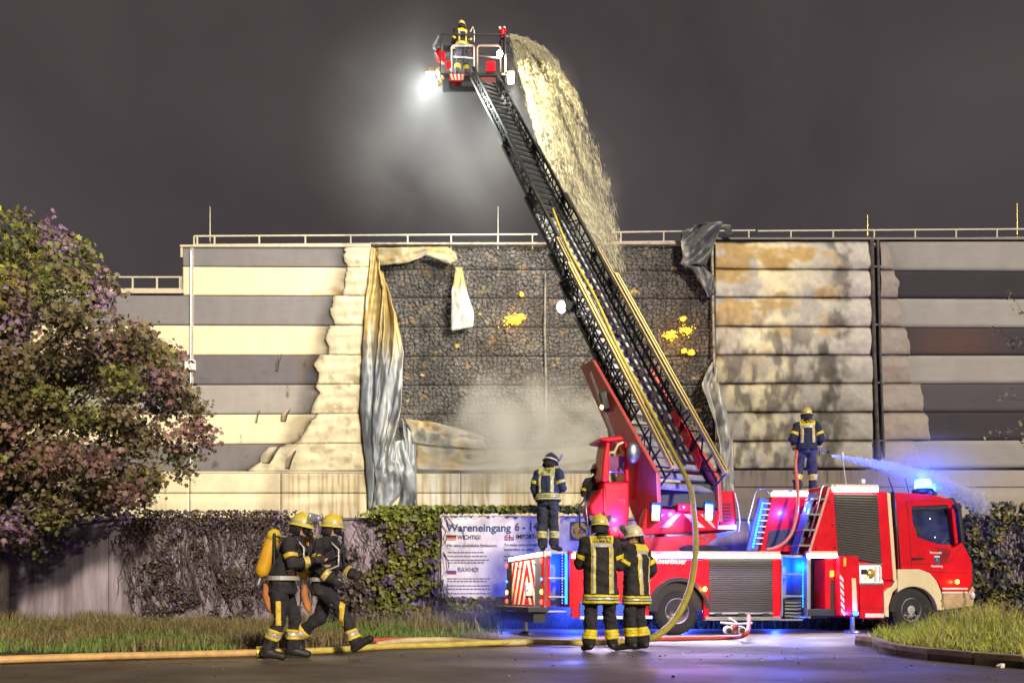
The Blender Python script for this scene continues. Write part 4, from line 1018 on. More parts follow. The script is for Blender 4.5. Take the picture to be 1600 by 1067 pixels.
for k in range(NS):
    s0, s1, w, h, fl = starts[k], ends[k], widths[k], heights[k], floors[k]
    vis0 = s0 if k == 0 else max(s0, 0.2)
    mb = MB()
    for r in (-w / 2, w / 2):
        mb.bar(lp(vis0, r, fl), lp(s1, r, fl), .085, .07, up=Ln)
    sec = lpart(mb, 'ladder_section', m_lat)
    for r in (-w / 2, w / 2):
        mb = MB()
        mb.bar(lp(vis0, r, fl + h), lp(s1, r, fl + h), (.125, .11, .08, .07, .06)[k], .07, up=Ln, col=(1, 1, 1))
        ch = lpart(mb, 'chord', m_chord[k], sec)
        if k < 2: lpart(MB().bar(lp(vis0 + .05, r, fl + h + .041), lp(s1 - .05, r, fl + h + .042), .03, .006, up=Ln), 'chord_groove', m_black, ch)
        lt = MB(); step = .62 - .06 * k; n = int((s1 - vis0) / step)
        for i in range(n):
            a = vis0 + (i + .0) * step; b = a + step
            lt.bar(lp(a, r, fl), lp(a, r, fl + h), .032, up=Ld)
            if i % 2: lt.bar(lp(a, r, fl), lp(b, r, fl + h), .028, up=Lr)
            else: lt.bar(lp(a, r, fl + h), lp(b, r, fl), .028, up=Lr)
            if k < 3:
                if i % 2: lt.bar(lp(a + step * .5, r, fl), lp(b, r, fl + h * .5), .018, up=Lr)
                else: lt.bar(lp(a, r, fl + h * .5), lp(a + step * .5, r, fl), .018, up=Lr)
        lpart(lt, 'side_lattice', m_lat, sec)
        lpart(MB().bar(lp(vis0, r * .98, fl + h * .45), lp(s1, r * .98, fl + h * .45), .03, .03, up=Ln), 'mid_rail', m_chord[max(2, k)], sec)
    # rungs where this section is the innermost or runs alone, plus floor braces
    top = s1; bot = vis0
    for i in range(int((top - bot) / .31) + 1):
        s = (math.ceil(bot / .31) + i) * .31
        if s > top or (k < NS - 1 and s > starts[k + 1] + .3): continue
        lpart(MB().bar(lp(s, -w / 2, fl), lp(s, w / 2, fl), .15, .05, up=Ln), 'rung', m_rung if k < 3 else m_dark, sec)  # upper rungs darkened in colour to stand as silhouettes before the lit smoke
        if k < 0:
            br = MB(); br.bar(lp(s, -w / 2, fl - .03), lp(s + .6, w / 2, fl - .03), .022, up=Ln)
            lpart(br, 'floor_brace', m_lat, sec)
    if k < NS - 1:   # pulley head at the top of each section
        for r in (-w / 2, w / 2): lpart(MB().box(lp(s1, r, fl + h * .5), (.13, .16, .16)), 'pulley_block', m_dark, sec, bevel=.01)
# cable run and cylinders down the middle right of the ladder
for r, n_ in ((.22, .12), (.30, .2)):
    lpart(MB().tube([lp(.3, r, n_), lp(ends[0], r, n_ + .05), lp(ends[2], r * .7, n_ + .08)], .035, 6), 'cable_run', m_black)
for k in range(9):
    s = .9 + k * .75
    lpart(MB().box(lp(s, .26 - .01 * k, .18), (.13, .13, .2)), 'cable_carrier', M('violet_black', (.03, .015, .025), .7, spec=.2), bevel=.02)
# red guards inside the foot of the ladder (right)
for k in range(3):
    mb = MB(); a = .2 + k * .62
    mb.prism([lp(a, .60, .05), lp(a + .5, .60, .08), lp(a + .45, .60, .30), lp(a + .12, .60, .26)], Lr * -.02); lpart(mb, 'inner_guard', m_red)
# floodlight on the left side of the ladder
fl_ = lpart(MB().box(lp(s_at(487), -.82, .0), (.26, .22, .26), Matrix.Rotation(R(30), 3, 'Y')), 'flood_lamp', m_black, bevel=.03)
lpart(MB().tube([lp(s_at(487), -.6, .1), lp(s_at(487), -.75, .02)], .03, 6), 'lamp_bracket', m_steel, fl_)
c_ = lp(s_at(487), -.96, -.05)
lpart(MB().ball(c_, (.12, .12, .15), 12), 'lamp_lens', M('ladder_flood', (.9, .95, 1), .3, em=(.85, .95, 1), es=9), fl_, smooth=True)
sp = light('SPOT', 'ladder_flood', c_ + Vector((-.25, .05, -.02)), 900, (.95, .95, .85), spot_size=R(130), spot_blend=1, shadow_soft_size=.15); aim(sp, P(690, 560, 30))
wl = lpart(MB().box(P(944, 627, 18.0), (.16, .2, .42), Matrix.Rotation(R(-15), 3, 'Y')), 'ladder_work_lamp', m_black, bevel=.03)
lpart(MB().ball(P(941, 636, 17.95), .06, 8), 'lamp_lens', M('warm_lens', (.9, .6, .2), .3, em=(1, .7, .25), es=2.5), wl)

# ---- rescue basket
BZ = 26.2
def bp_(px, py, d=0.0): 
    q = P(px, py, BZ); return q + Vector((0, d, 0))
m_bgrey = M('basket_tube', (.07, .07, .075), .4, .5, var=.2); m_bwhite = M('basket_white_tube', (.65, .63, .58), .4, .3)
fl0 = bp_(691, 119.5).z
bx0, bx1 = bp_(689, 121).x, bp_(790, 121).x
bk = lpart(MB().box(((bx0 + bx1) / 2, BZ + .25, fl0 - .05), (bx1 - bx0, .85, .1)), 'basket_floor', m_dark, bevel=.02)
mb = MB(); zT = bp_(735, 61).z; zM = bp_(735, 80).z
for y in (-.2, .66):
    for x in (bx0, (bx0 * .55 + bx1 * .45), bx1): mb.bar((x, BZ + y, fl0), (x, BZ + y, zT), .04)
    mb.bar((bx0, BZ + y, zT), (bx1, BZ + y, zT), .035)
for x in (bx0, bx1):
    for z in (zT, zM): mb.bar((x, BZ - .2, z), (x, BZ + .66, z), .045)
lpart(mb, 'basket_rail', m_bgrey)
for a, b in ((706, 741), (746, 782)):
    mb = MB(); y = BZ - .22; q = lambda px, py: Vector((bp_(px, py).x, y, bp_(px, py).z))
    mb.tube([q(a, 120), q(a, 82), q(a + 3, 79), q(b - 3, 79), q(b, 82), q(b, 120)], .035, 8); mb.tube([q(a, 95), q(b, 99)], .028, 8)
    lpart(mb, 'gate', m_bwhite if a < 740 else M('gate_tube', (.5, .36, .3), .4, .3), smooth=True)
for px0, px1, py0, py1, m, y in ((698, 706, 104, 115, m_red, -.26), (760, 774, 104, 120, m_red, -.26), (738, 742, 77, 92, m_red, -.2)):
    lpart(MB().prism([bp_(px0, py0, y), bp_(px1, py0, y), bp_(px1, py1, y), bp_(px0, py1, y)], (0, .06, 0)), 'basket_panel', m, bevel=.01)
lpart(MB().prism([bp_(684, 76, -.05), bp_(696, 83, -.05), bp_(695, 92, -.05), bp_(688, 96, -.05), bp_(679, 86, -.05)], (0, .25, 0)), 'folding_platform', m_red, bevel=.02)
lpart(MB().prism([bp_(676, 73, -.05), bp_(685, 57, -.05), bp_(687, 59, -.05), bp_(680, 75, -.05)], (0, .2, 0)), 'platform_arm', m_steel)
lpart(MB().tube([bp_(680, 86, -.08), bp_(686, 97, -.08), bp_(694, 103, -.08)], .035, 8), 'platform_arm', m_bwhite)
sk = lpart(MB().prism([bp_(704, 124, -.28), bp_(728, 125, -.28), bp_(722, 135, -.28), bp_(703, 134, -.28)], (0, .05, 0)), 'basket_skirt', m_red)
for k in range(4): lpart(MB().prism([bp_(704 + 6 * k, 125, -.285), bp_(707 + 6 * k, 125, -.285), bp_(710 + 5 * k, 134, -.285), bp_(707 + 5 * k, 134, -.285)], (0, -.005, 0)), 'chevron_stripe', m_cr2, sk)
lpart(MB().prism([bp_(752, 127, -.2), bp_(775, 127, -.2), bp_(770, 138, -.2), bp_(752, 138, -.2)], (0, .5, 0)), 'basket_mount', M('mount_red', (.3, .08, .08), .5))
lpart(MB().prism([bp_(702, 131, -.1), bp_(742, 132, -.1), bp_(744, 139, -.1), bp_(702, 137, -.1)], (0, .22, 0)), 'basket_underframe', m_dark)
def headlamp_box(pa, pb, pya, pyb, y, nm, es, arm):
    o = lpart(MB().prism([bp_(pa, pya, y), bp_(pb, pya, y), bp_(pb, pyb, y), bp_(pa, pyb, y)], (0, .3, 0)), nm, M('lamp_housing', (.28, .22, .12), .5, .3), bevel=.02)
    lpart(MB().prism([bp_(pa + 1, pyb + .4, y + .01), bp_(pb - 1, pyb + .4, y + .01), bp_(pb - 1.5, pyb + 2.6, y + .01), bp_(pa + 1.5, pyb + 2.6, y + .01)], (0, .28, 0)), 'lamp_lens', M('basket_flood', (1, 1, .95), .3, em=(1, 1, .93), es=es), o)
    lpart(MB().tube(arm, .04, 6), 'lamp_arm', m_bgrey, o)
headlamp_box(665.5, 679, 108, 115, -.1, 'basket_flood_lamp', 22, [bp_(679, 112), bp_(690, 118)])
headlamp_box(792, 804, 114.5, 123, -.1, 'basket_flood_lamp', 10, [bp_(793, 119), bp_(786, 118)])
for px, py in ((686, 114), (690, 126), (687, 133)): lpart(MB().ball(bp_(px, py, -.12), (.1, .1, .09), 8), 'lamp_bracket', M('brass_bracket', (.5, .42, .2), .5, .4))
w_ = lpart(MB().ball(bp_(781, 94, -.3), (.1, .08, .1), 12), 'basket_work_lamp', M('work_lamp', (1, 1, .9), .3, em=(1, .96, .85), es=45), smooth=True)
# water monitor on the rail at the right
mo = lpart(MB().tube([bp_(785, 88), bp_(785, 66), bp_(787, 60)], [.1, .1, .07], 10), 'water_monitor', m_dark)
lpart(MB().tube([bp_(786, 62, -.05), bp_(785, 52, -.05), bp_(789, 48, -.05)], [.09, .11, .08], 10), 'monitor_body', m_red, mo, smooth=True)
for px in (781, 788): lpart(MB().ball(bp_(px, 47, -.08), .05, 8), 'monitor_knob', m_redlamp if px < 0 else m_white, mo)
lpart(MB().tube([bp_(788, 58, -.05), bp_(793, 58.5, 0), bp_(799, 57.5, .05)], [.06, .05, .07], 10), 'monitor_nozzle', m_steel, mo)
lpart(MB().tube([bp_(789, 66), bp_(795, 68), bp_(795, 82), bp_(797, 84), bp_(793, 86)], .03, 8), 'monitor_hose', m_black, mo)
lpart(MB().tube([bp_(735, 50), bp_(739, 42), bp_(741, 50), bp_(741, 66)], .02, 6), 'basket_antenna', m_white)
lpart(MB().box(bp_(699, 70, .3), (.3, .2, .25)), 'control_box', m_black, bevel=.03)
# lights: basket floods
light('POINT', 'basket_flood_glow', bp_(668, 124, .2), 620, (.93, 1, .97), shadow_soft_size=.15)
spa = light('SPOT', 'basket_flood', bp_(672, 118, .05), 950, (1, .98, .9), spot_size=R(150), spot_blend=.9, shadow_soft_size=.2); aim(spa, P(640, 420, 30))
spb = light('SPOT', 'basket_flood', bp_(800, 126, .05), 1500, (1, .98, .9), spot_size=R(120), spot_blend=.9, shadow_soft_size=.2); aim(spb, P(800, 560, 30))
spc = light('SPOT', 'basket_work_light', bp_(786, 92, -.45), 1900, (1, .86, .46), spot_size=R(100), spot_blend=.8, shadow_soft_size=.1); aim(spc, P(900, 220, 26.6))

# ---- added unseen floodlight mast, put right of the frame to light the warehouse
fp = Vector((14.5, 7.0, 0))
ft = empty('added_light_mast', fp)
tag(ft, 'added unseen floodlight mast outside the picture, put there to light the warehouse', 'light mast')
for a in (0, 120, 240): MB().tube([(0, 0, 1.4), (math.cos(R(a)) * .9, math.sin(R(a)) * .9, 0)], .025, 6).build('leg', m_steel, ft)
MB().tube([(0, 0, .5), (0, 0, 6), (0, 0, 13.2)], [.09, .07, .04], 8).build('mast', m_steel, ft)
hd = MB().box((0, 0, 13.4), (.5, .3, .4), Matrix.Rotation(R(35), 3, 'Z')).build('lamp_head', m_black, ft, bevel=.02)
fs = light('SPOT', 'added_flood_beam', fp + Vector((-.4, .5, 13.4)), 33500, (1, .92, .74), spot_size=R(56), spot_blend=.9, shadow_soft_size=.25); aim(fs, P(450, 520, 30))
# ================================================================ PEOPLE
m_skin = M('skin', (.52, .30, .20), .5, var=.08)
m_cloth = M('turnout_black', (.042, .034, .038), .9, var=.5, vs=7, bump=.6, bs=28)
m_trou = M('turnout_trousers', (.036, .030, .036), .9, var=.5, vs=7, bump=.6, bs=28)
m_navy = M('navy_trousers', (.05, .055, .11), .85, var=.4, vs=7, bump=.6, bs=28)
m_jblue = M('blue_jacket', (.03, .05, .13), .75, var=.3, vs=9, bump=.25, bs=70)
m_yel = M('fluorescent_yellow', (.85, .66, .03), .5, var=.12, vs=14)
m_lime = M('fluorescent_lime', (.72, .80, .05), .5, var=.12, vs=14)
m_silver = M('silver_tape', (.60, .57, .50), .35, .2, var=.1)
m_helm = M('helmet_yellow', (.80, .62, .08), .32, var=.10, coat=.3)
m_helmd = M('helmet_dark', (.05, .04, .06), .25, var=.1, coat=.5)
m_helmw = M('helmet_cream', (.75, .66, .42), .32, var=.1, coat=.3)
m_boot = M('boot_leather', (.03, .025, .022), .5, var=.3, bump=.2)
m_glove = M('glove_dark', (.04, .035, .035), .8, var=.2)
m_glovew = M('glove_pale', (.45, .40, .34), .8, var=.2)
m_visor = M('silver_visor', (.55, .58, .64), .12, .6, var=.05)
m_hair = M('brown_hair', (.09, .045, .025), .7, var=.3, bump=.4, stretch=(6, 6, 1))
m_letter = M('black_letter', (.02, .02, .02), .7)

def remesh(mb, name, mat, parent, voxel=.014, smooth=6, wrinkle=0.0, seed=0):
    me = mb.mesh('tmp'); bm = bmesh.new(); bm.from_mesh(me); bmesh.ops.recalc_face_normals(bm, faces=bm.faces); bm.to_mesh(me); bm.free()
    o = bpy.data.objects.new('tmp', me); COL.objects.link(o)
    r = o.modifiers.new('r', 'REMESH'); r.mode = 'VOXEL'; r.voxel_size = voxel; r.use_smooth_shade = True
    s = o.modifiers.new('s', 'SMOOTH'); s.factor = .5; s.iterations = smooth
    dg = bpy.context.evaluated_depsgraph_get(); m2 = bpy.data.meshes.new_from_object(o.evaluated_get(dg))
    bpy.data.objects.remove(o); m2.name = name
    if wrinkle:
        nv = len(m2.vertices); co = np.empty(nv * 3, np.float32); m2.vertices.foreach_get('co', co); co = co.reshape(-1, 3)
        no = np.empty(nv * 3, np.float32); m2.vertices.foreach_get('normal', no); no = no.reshape(-1, 3)
        d = (fbm((co[:, 0] + co[:, 1] * .7) * 9 + seed, co[:, 2] * 6.5 + seed * 3 + co[:, 1] * 3, seed, 3) - .5) * wrinkle * 2
        d += (np.abs(fbm(co[:, 0] * 5 + co[:, 2] * 13 + seed, co[:, 1] * 8 - co[:, 2] * 4, seed + 5, 2) - .5)) * wrinkle * 1.6
        co = co + no * d[:, None]; m2.vertices.foreach_set('co', co.ravel())
    m2.materials.clear(); m2.materials.append(mat)
    m2.polygons.foreach_set('use_smooth', [True] * len(m2.polygons)); m2.update()
    return link(name, m2, parent)
def band(src, name, planes, filt, off, mat, parent=None):
    # the strip of SRC between cutting planes (point, inward normal), lifted off the cloth
    bm = bmesh.new(); bm.from_mesh(src.data)
    for co, no in planes:
        bmesh.ops.bisect_plane(bm, geom=bm.verts[:] + bm.edges[:] + bm.faces[:], plane_co=Vector(co), plane_no=-Vector(no), clear_outer=True, dist=1e-6)
    kill = [f for f in bm.faces if not filt(f.calc_center_median(), f.normal)]
    bmesh.ops.delete(bm, geom=kill, context='FACES')
    if not bm.faces: bm.free(); return None
    bm.normal_update()
    for v in bm.verts: v.co += v.normal * off
    me = bpy.data.meshes.new(name); bm.to_mesh(me); bm.free()
    me.materials.clear(); me.materials.append(mat); me.polygons.foreach_set('use_smooth', [True] * len(me.polygons))
    o = link(name, me, parent or src)
    s = o.modifiers.new('thickness', 'SOLIDIFY'); s.thickness = .006; s.offset = 0
    return o
V3 = lambda *a: Vector(a)
BASE = dict(pelvis=V3(0, 0, .95), chest=V3(0, .0, 1.32), neck=V3(0, .0, 1.49), head=V3(0, .025, 1.66),
            shL=V3(-.19, 0, 1.43), shR=V3(.19, 0, 1.43), elL=V3(-.27, -.03, 1.16), elR=V3(.27, -.03, 1.16), wrL=V3(-.25, .10, .93), wrR=V3(.25, .10, .93),
            hipL=V3(-.10, 0, .93), hipR=V3(.10, 0, .93), knL=V3(-.12, .02, .50), knR=V3(.12, .02, .50), anL=V3(-.13, -.02, .09), anR=V3(.13, -.02, .09),
            toL=V3(-.16, .17, .045), toR=V3(.16, .17, .045))
def ellipse_rings(p0, p1, lat, r0, r1, n=2):
    p0 = Vector(p0); p1 = Vector(p1); d = (p1 - p0).normalized(); lat = (Vector(lat) - d * Vector(lat).dot(d)).normalized(); fw = d.cross(lat)
    return [(p0.lerp(p1, t), lat * (r0[0] + (r1[0] - r0[0]) * t), fw * (r0[1] + (r1[1] - r0[1]) * t)) for t in np.linspace(0, 1, n)]
def limb(mb, a, b, r0, r1, n=12):
    a = Vector(a); b = Vector(b)
    mb.tube([a, a.lerp(b, .33), a.lerp(b, .66), b], [r0, r0 * .66 + r1 * .34, r0 * .34 + r1 * .66, r1], n); mb.ball(a, r0, n); mb.ball(b, r1, n)
def glove_mesh(mat, parent, wr, el, palm_dir, curl, side):
    # palm plus five separate bent fingers; side = -1 left, 1 right
    wr = Vector(wr); f = (wr - Vector(el)).normalized()
    n = Vector(palm_dir); n = (n - f * n.dot(f)).normalized(); s = f.cross(n).normalized() * side   # s towards the thumb
    mb = MB()
    c = wr + f * .02
    mb.etube([(wr - f * .05, s * .042, n * .040), (wr, s * .036, n * .028), (wr + f * .05, s * .048, n * .022), (wr + f * .095, s * .046, n * .018)], 12)
    for i, (o, l) in enumerate(((.034, .078), (.012, .086), (-.011, .080), (-.033, .064))):
        p0 = wr + f * .088 + s * o; a = curl * (.9 + .08 * i)
        d1 = f * math.cos(a) + n * math.sin(a); d2 = f * math.cos(a * 2.1) + n * math.sin(a * 2.1); d3 = f * math.cos(a * 2.9) + n * math.sin(a * 2.9)
        p1 = p0 + d1 * l * .45; p2 = p1 + d2 * l * .32; p3 = p2 + d3 * l * .25
        mb.tube([p0 - f * .02, p0, p1, p2, p3], [.0115, .0115, .011, .010, .007], 7)
    t0 = wr + f * .03 + s * .036; t1 = t0 + (s * .75 + f * .6 + n * .3).normalized() * .045; t2 = t1 + (f * .8 + n * .6 + s * .1).normalized() * .034
    mb.tube([t0 - s * .012, t0, t1, t2], [.014, .0135, .012, .008], 7)
    return mb.build('glove', mat, parent, smooth=True)
def person(loc, rz, label, J=None, harness=False, slim=1.0, scale=1.0, jacket=None, trousers=None, hem=.80, helmet='yellow', visor=None, back='H', txt=('FEUERWEHR', 'NAUMBURG'), belt3=True,
           legband=.36, head_rot=(0, 0, 0), gl=None, cuffs=True, mask=False, scba=False, hair=False, seed=1, curl=(.5, .5), palms=None, group='firefighters at the burning warehouse', stripe=None, glasses=False, legstripe=None, parent_scale=True, cuffmat=None, kneeband=True):
    j = {k: v.copy() for k, v in BASE.items()}
    for k, v in (J or {}).items(): j[k] = Vector(v)
    jm = jacket or m_cloth; tm = trousers or m_trou; st = stripe or m_yel
    root = empty('person', loc, rz); root.scale = (scale,) * 3
    tag(root, label, 'person', group)
    lat = (j['shR'] - j['shL']).normalized(); lath = (j['hipR'] - j['hipL']).normalized()
    HR = Matrix.Rotation(head_rot[2], 3, 'Z') @ Matrix.Rotation(head_rot[0], 3, 'X') @ Matrix.Rotation(head_rot[1], 3, 'Y')
    hc = j['head']; H = lambda x, y, z: hc + HR @ Vector((x, y, z))
    # --- body: one continuous surface
    b = MB()
    b.ball(hc + HR @ V3(0, -.008, .02), (.077, .097, .112), 16, Mx=HR); b.ball(H(0, .035, -.055), (.056, .058, .062), 12, Mx=HR)
    b.tube([H(0, .085, .02), H(0, .105, -.018), H(0, .088, -.03)], [.012, .017, .012], 8)
    for s in (-1, 1): b.ball(H(.078 * s, -.005, -.005), (.014, .022, .034), 8, Mx=HR)
    b.ball(H(0, .086, -.062), (.026, .014, .012), 8, Mx=HR)
    b.tube([j['neck'] - V3(0, 0, .06), hc + HR @ V3(0, -.02, -.06)], [.066, .058], 12)
    b.etube(ellipse_rings(j['pelvis'] - V3(0, 0, .06), j['chest'], lath, (.165, .115), (.180, .125), 4), 16)
    b.etube(ellipse_rings(j['chest'] - V3(0, 0, .02), j['neck'], lat, (.18, .12), (.07, .07), 4), 16)
    b.tube([j['shL'], j['shR']], .075, 12)
    for s in 'LR':
        limb(b, j['sh' + s], j['el' + s], .062, .047); limb(b, j['el' + s], j['wr' + s], .047, .033)
        limb(b, j['hip' + s], j['kn' + s], .088, .062); limb(b, j['kn' + s], j['an' + s], .062, .043); limb(b, j['an' + s], j['to' + s], .045, .032)
    body = remesh(b, 'body', m_skin, root, .015, 5)
    # --- trousers
    t = MB(); t.etube(ellipse_rings(j['pelvis'] + V3(0, 0, .08), j['pelvis'] - V3(0, 0, .10), lath, (.19, .14), (.185, .135), 3), 16)
    for s in 'LR':
        limb(t, j['hip' + s], j['kn' + s], .108 * slim, .088 * slim); a = j['kn' + s].lerp(j['an' + s], .86); limb(t, j['kn' + s], a, .088 * slim, .088 * slim)
    tr = remesh(t, 'trousers', tm, root, .015, 3, .030, seed)
    # --- boots
    for s in 'LR':
        bo = MB(); kn, an, to = j['kn' + s], j['an' + s], j['to' + s]; up = (kn - an).normalized(); fw = (to - an); 
        bo.tube([an + up * .20, an + up * .08, an], [.075, .068, .062], 12); limb(bo, an - up * .0, to, .058, .048); limb(bo, an - fw * .22 - up * .02, to, .05, .042)
        o = remesh(bo, 'boot', m_boot, root, .014, 3)
    # --- jacket
    k = MB(); hemc = j['pelvis'] + V3(0, 0, hem - .95)
    k.etube(ellipse_rings(hemc, j['pelvis'] + V3(0, 0, .12), lath, (.240 * slim, .178 * slim), (.212 * slim, .158 * slim), 3), 18)
    k.etube(ellipse_rings(j['pelvis'] + V3(0, 0, .08), j['chest'], lat, (.212 * slim, .158 * slim), (.215 * slim, .155 * slim), 4), 18)
    k.etube(ellipse_rings(j['chest'] - V3(0, 0, .02), j['neck'] + V3(0, 0, .0), lat, (.218 * slim, .158 * slim), (.095, .09), 5), 18)
    k.tube([j['shL'], j['neck'] - V3(0, 0, .05), j['shR']], [.092, .10, .092], 12)
    k.tube([j['neck'] - V3(0, 0, .06), j['neck'] + (hc - j['neck']) * .35], [.088, .084], 14)
    for s in 'LR':
        limb(k, j['sh' + s], j['el' + s], .093 * slim, .074 * slim); limb(k, j['el' + s], j['el' + s].lerp(j['wr' + s], .93), .074 * slim, .058)
    jk = remesh(k, 'jacket', jm, root, .015, 3, .028, seed + 3)
    nearlimb = lambda c, a, bb, rad: ((c - a) - (bb - a) * max(0, min(1, (c - a).dot(bb - a) / (bb - a).length_squared))).length < rad
    def onarm(c):
        for s in 'LR':
            if nearlimb(c, j['el' + s], j['wr' + s], .105) or nearlimb(c, j['sh' + s].lerp(j['el' + s], .45), j['el' + s], .1): return True
        return False
    def ontorso(c): return not onarm(c)
    # hem bands
    zh = hem + (0 if not belt3 else 0)
    if belt3:
        for a_, c_, m_ in ((.015, .045, st), (.055, .085, m_silver), (.095, .125, st)):
            band(jk, 'reflective_band', [((0, 0, hem + a_), (0, 0, 1)), ((0, 0, hem + c_), (0, 0, -1))], lambda c, n: not onarm(c) and abs(n.z) < .8, .008, m_)
    if back:
        yb = j['chest'].y + .02
        top = j['chest'].z + .13; low = hem + .14
        for s in (-1, 1):
            xa, xb = sorted((s * .085, s * .145)); xm = (xa + xb) / 2
            band(jk, 'reflective_band', [((xa, 0, 0), (1, 0, 0)), ((xb, 0, 0), (-1, 0, 0)), ((0, 0, low), (0, 0, 1)), ((0, 0, top - .05), (0, 0, -1))], lambda c, n: n.y < -.2 and ontorso(c), .009, st)
            band(jk, 'reflective_band', [((xm - .013, 0, 0), (1, 0, 0)), ((xm + .013, 0, 0), (-1, 0, 0)), ((0, 0, low), (0, 0, 1)), ((0, 0, top - .05), (0, 0, -1))], lambda c, n: n.y < -.2 and ontorso(c), .014, m_silver)
            band(jk, 'reflective_band', [((xa, 0, 0), (1, 0, 0)), ((xb, 0, 0), (-1, 0, 0)), ((0, 0, low), (0, 0, 1)), ((0, 0, top - .08), (0, 0, -1))], lambda c, n: n.y > .2 and ontorso(c), .009, st)
        band(jk, 'reflective_band', [((-.15, 0, 0), (1, 0, 0)), ((.15, 0, 0), (-1, 0, 0)), ((0, 0, top - .075), (0, 0, 1)), ((0, 0, top - .025), (0, 0, -1))], lambda c, n: n.y < -.1 and ontorso(c), .012, m_silver)
        pat = band(jk, 'back_patch', [((-.155, 0, 0), (1, 0, 0)), ((.155, 0, 0), (-1, 0, 0)), ((0, 0, top - .022), (0, 0, 1)), ((0, 0, top + .075), (0, 0, -1))], lambda c, n: n.y < -.05 and ontorso(c), .010, st)
        if txt and pat:
            bv = BVHTree.FromPolygons([v.co.copy() for v in jk.data.vertices], [tuple(p.vertices) for p in jk.data.polygons])
            def proj(c):
                h = bv.ray_cast(Vector((c.x, -1, c.z)), Vector((0, 1, 0)))
                return Vector((c.x, (h[0].y if h[0] else c.y) - .019, c.z))
            for i, tx in enumerate(txt):
                textmesh(tx, .052, Matrix.Translation((0, -.4, top + .033 - .046 * i)) @ Matrix.Rotation(R(90), 4, 'X'), m_letter, jk, bold=.0015, align='CENTER', xs=.86, project=proj)
    for s in 'LR':
        el, wr, sh = j['el' + s], j['wr' + s], j['sh' + s]
        if cuffs:
            d = (wr - el).normalized(); L_ = (wr - el).length
            for a_, c_, m_ in ((.55, .64, st), (.64, .72, m_silver), (.72, .80, st)):
                band(jk, 'reflective_band', [(el + d * L_ * a_, d), (el + d * L_ * c_, -d)], lambda c, n, el=el, wr=wr: nearlimb(c, el, wr, .1), .007, cuffmat or m_)
            d = (el - sh).normalized(); L_ = (el - sh).length
            band(jk, 'reflective_band', [(sh + d * L_ * .52, d), (sh + d * L_ * .72, -d)], lambda c, n, el=el, sh=sh: nearlimb(c, sh, el, .115) and abs(n.dot((el - sh).normalized())) < .8 and (c - sh).dot(el - sh) > 0 and not (abs(c.x) < .19 and abs(c.y - j['chest'].y) < .15 and c.z < sh.z - .1 and el.z < sh.z - .2), .007, cuffmat or st)
        kn, an = j['kn' + s], j['an' + s]; d = (an - kn).normalized(); L_ = (an - kn).length
        if kneeband:
            t0 = (kn.z - legband) / max(.05, kn.z - an.z) if kn.z > legband else .3
            t0 = min(max(t0, .15), .55); w = .062 / L_
            for q, m_ in ((0, st), (1, m_silver if legstripe != 'plain' else st), (2, st)):
                band(tr, 'reflective_band', [(kn + d * L_ * (t0 + q * w / 1.5), d), (kn + d * L_ * (t0 + (q + .95) * w / 1.5), -d)], lambda c, n, kn=kn, an=an: nearlimb(c, kn, an, .13), .007, m_)
        # gloves
        pd = (palms or {}).get(s, Vector((-1 if s == 'R' else 1, .3, 0)))
        glove_mesh(gl or m_glove, root, wr, el, pd, curl[0 if s == 'L' else 1], -1 if s == 'L' else 1)
    if legstripe == 'side':
        for s in 'LR':
            hp, kn, an = j['hip' + s], j['kn' + s], j['an' + s]; sg = -1 if s == 'L' else 1
            band(tr, 'reflective_band', [((0, kn.y - .028, 0), (0, 1, 0)), ((0, kn.y + .028, 0), (0, -1, 0)), ((0, 0, legband + .06), (0, 0, 1)), ((0, 0, hp.z - .2), (0, 0, -1))], lambda c, n, sg=sg: n.x * sg > .3, .008, st)
    # --- face
    if not mask:
        for s in (-1, 1):
            e = MB().ball(H(.032 * s, .083, .012), .0125, 8).build('eye', M('eye_white', (.7, .7, .68), .2), body, smooth=True)
            MB().ball(H(.032 * s, .0945, .012), (.006, .003, .006), 8).build('iris', M('iris', (.05, .03, .02), .2), body, smooth=True)
        MB().tube([H(-.024, .099, -.062), H(0, .104, -.060), H(.024, .099, -.062)], .005, 6).build('lips', M('lips', (.40, .14, .12), .5), body, smooth=True)
    if glasses:
        mb = MB()
        for s in (-1, 1):
            mb.tube([H(.034 * s + .026 * math.cos(a), .104, .012 + .020 * math.sin(a)) for a in np.linspace(0, 6.28, 13)], .0035, 5); mb.tube([H(.06 * s, .102, .018), H(.082 * s, .0, .015)], .0035, 5)
        mb.build('spectacles', m_black, root)
    if hair:
        hm = MB(); hm.ball(H(0, -.02, .025), (.086, .098, .112), 14, Mx=HR); hm.ball(H(0, -.075, -.06), (.06, .04, .09), 12, Mx=HR)
        remesh(hm, 'hair', m_hair, root, .016, 3)
        bpy.data.objects.remove(root.children[-1]) if False else None
    # --- helmet
    hmat = {'yellow': m_helm, 'dark': m_helmd, 'cream': m_helmw}[helmet]
    hm = MB(); HX = Matrix.Translation(hc + HR @ V3(0, -.005, .045)) @ HR.to_4x4() @ Matrix.Diagonal((.92, 1.10, 1.0, 1))
    hm.lathe([(.001, .128), (.05, .121), (.09, .098), (.113, .06), (.122, .015), (.124, -.012), (.150, -.034), (.152, -.040), (.120, -.020), (.112, .01), (.08, .085), (.001, .115)], 28, HX)
    he = hm.build('helmet', hmat, root, smooth=True)
    MB().tube([H(0, .105, .10), H(0, .06, .165), H(0, -.03, .182), H(0, -.10, .135), H(0, -.125, .07)], [.008, .013, .014, .013, .008], 8).build('helmet_ridge', hmat, he, smooth=True)
    band_m = m_silver if helmet != 'dark' else m_white
    MB().lathe([(.1245, .018), (.1265, .016), (.1275, -.002), (.1255, -.004)], 28, HX).build('helmet_band', band_m, he)
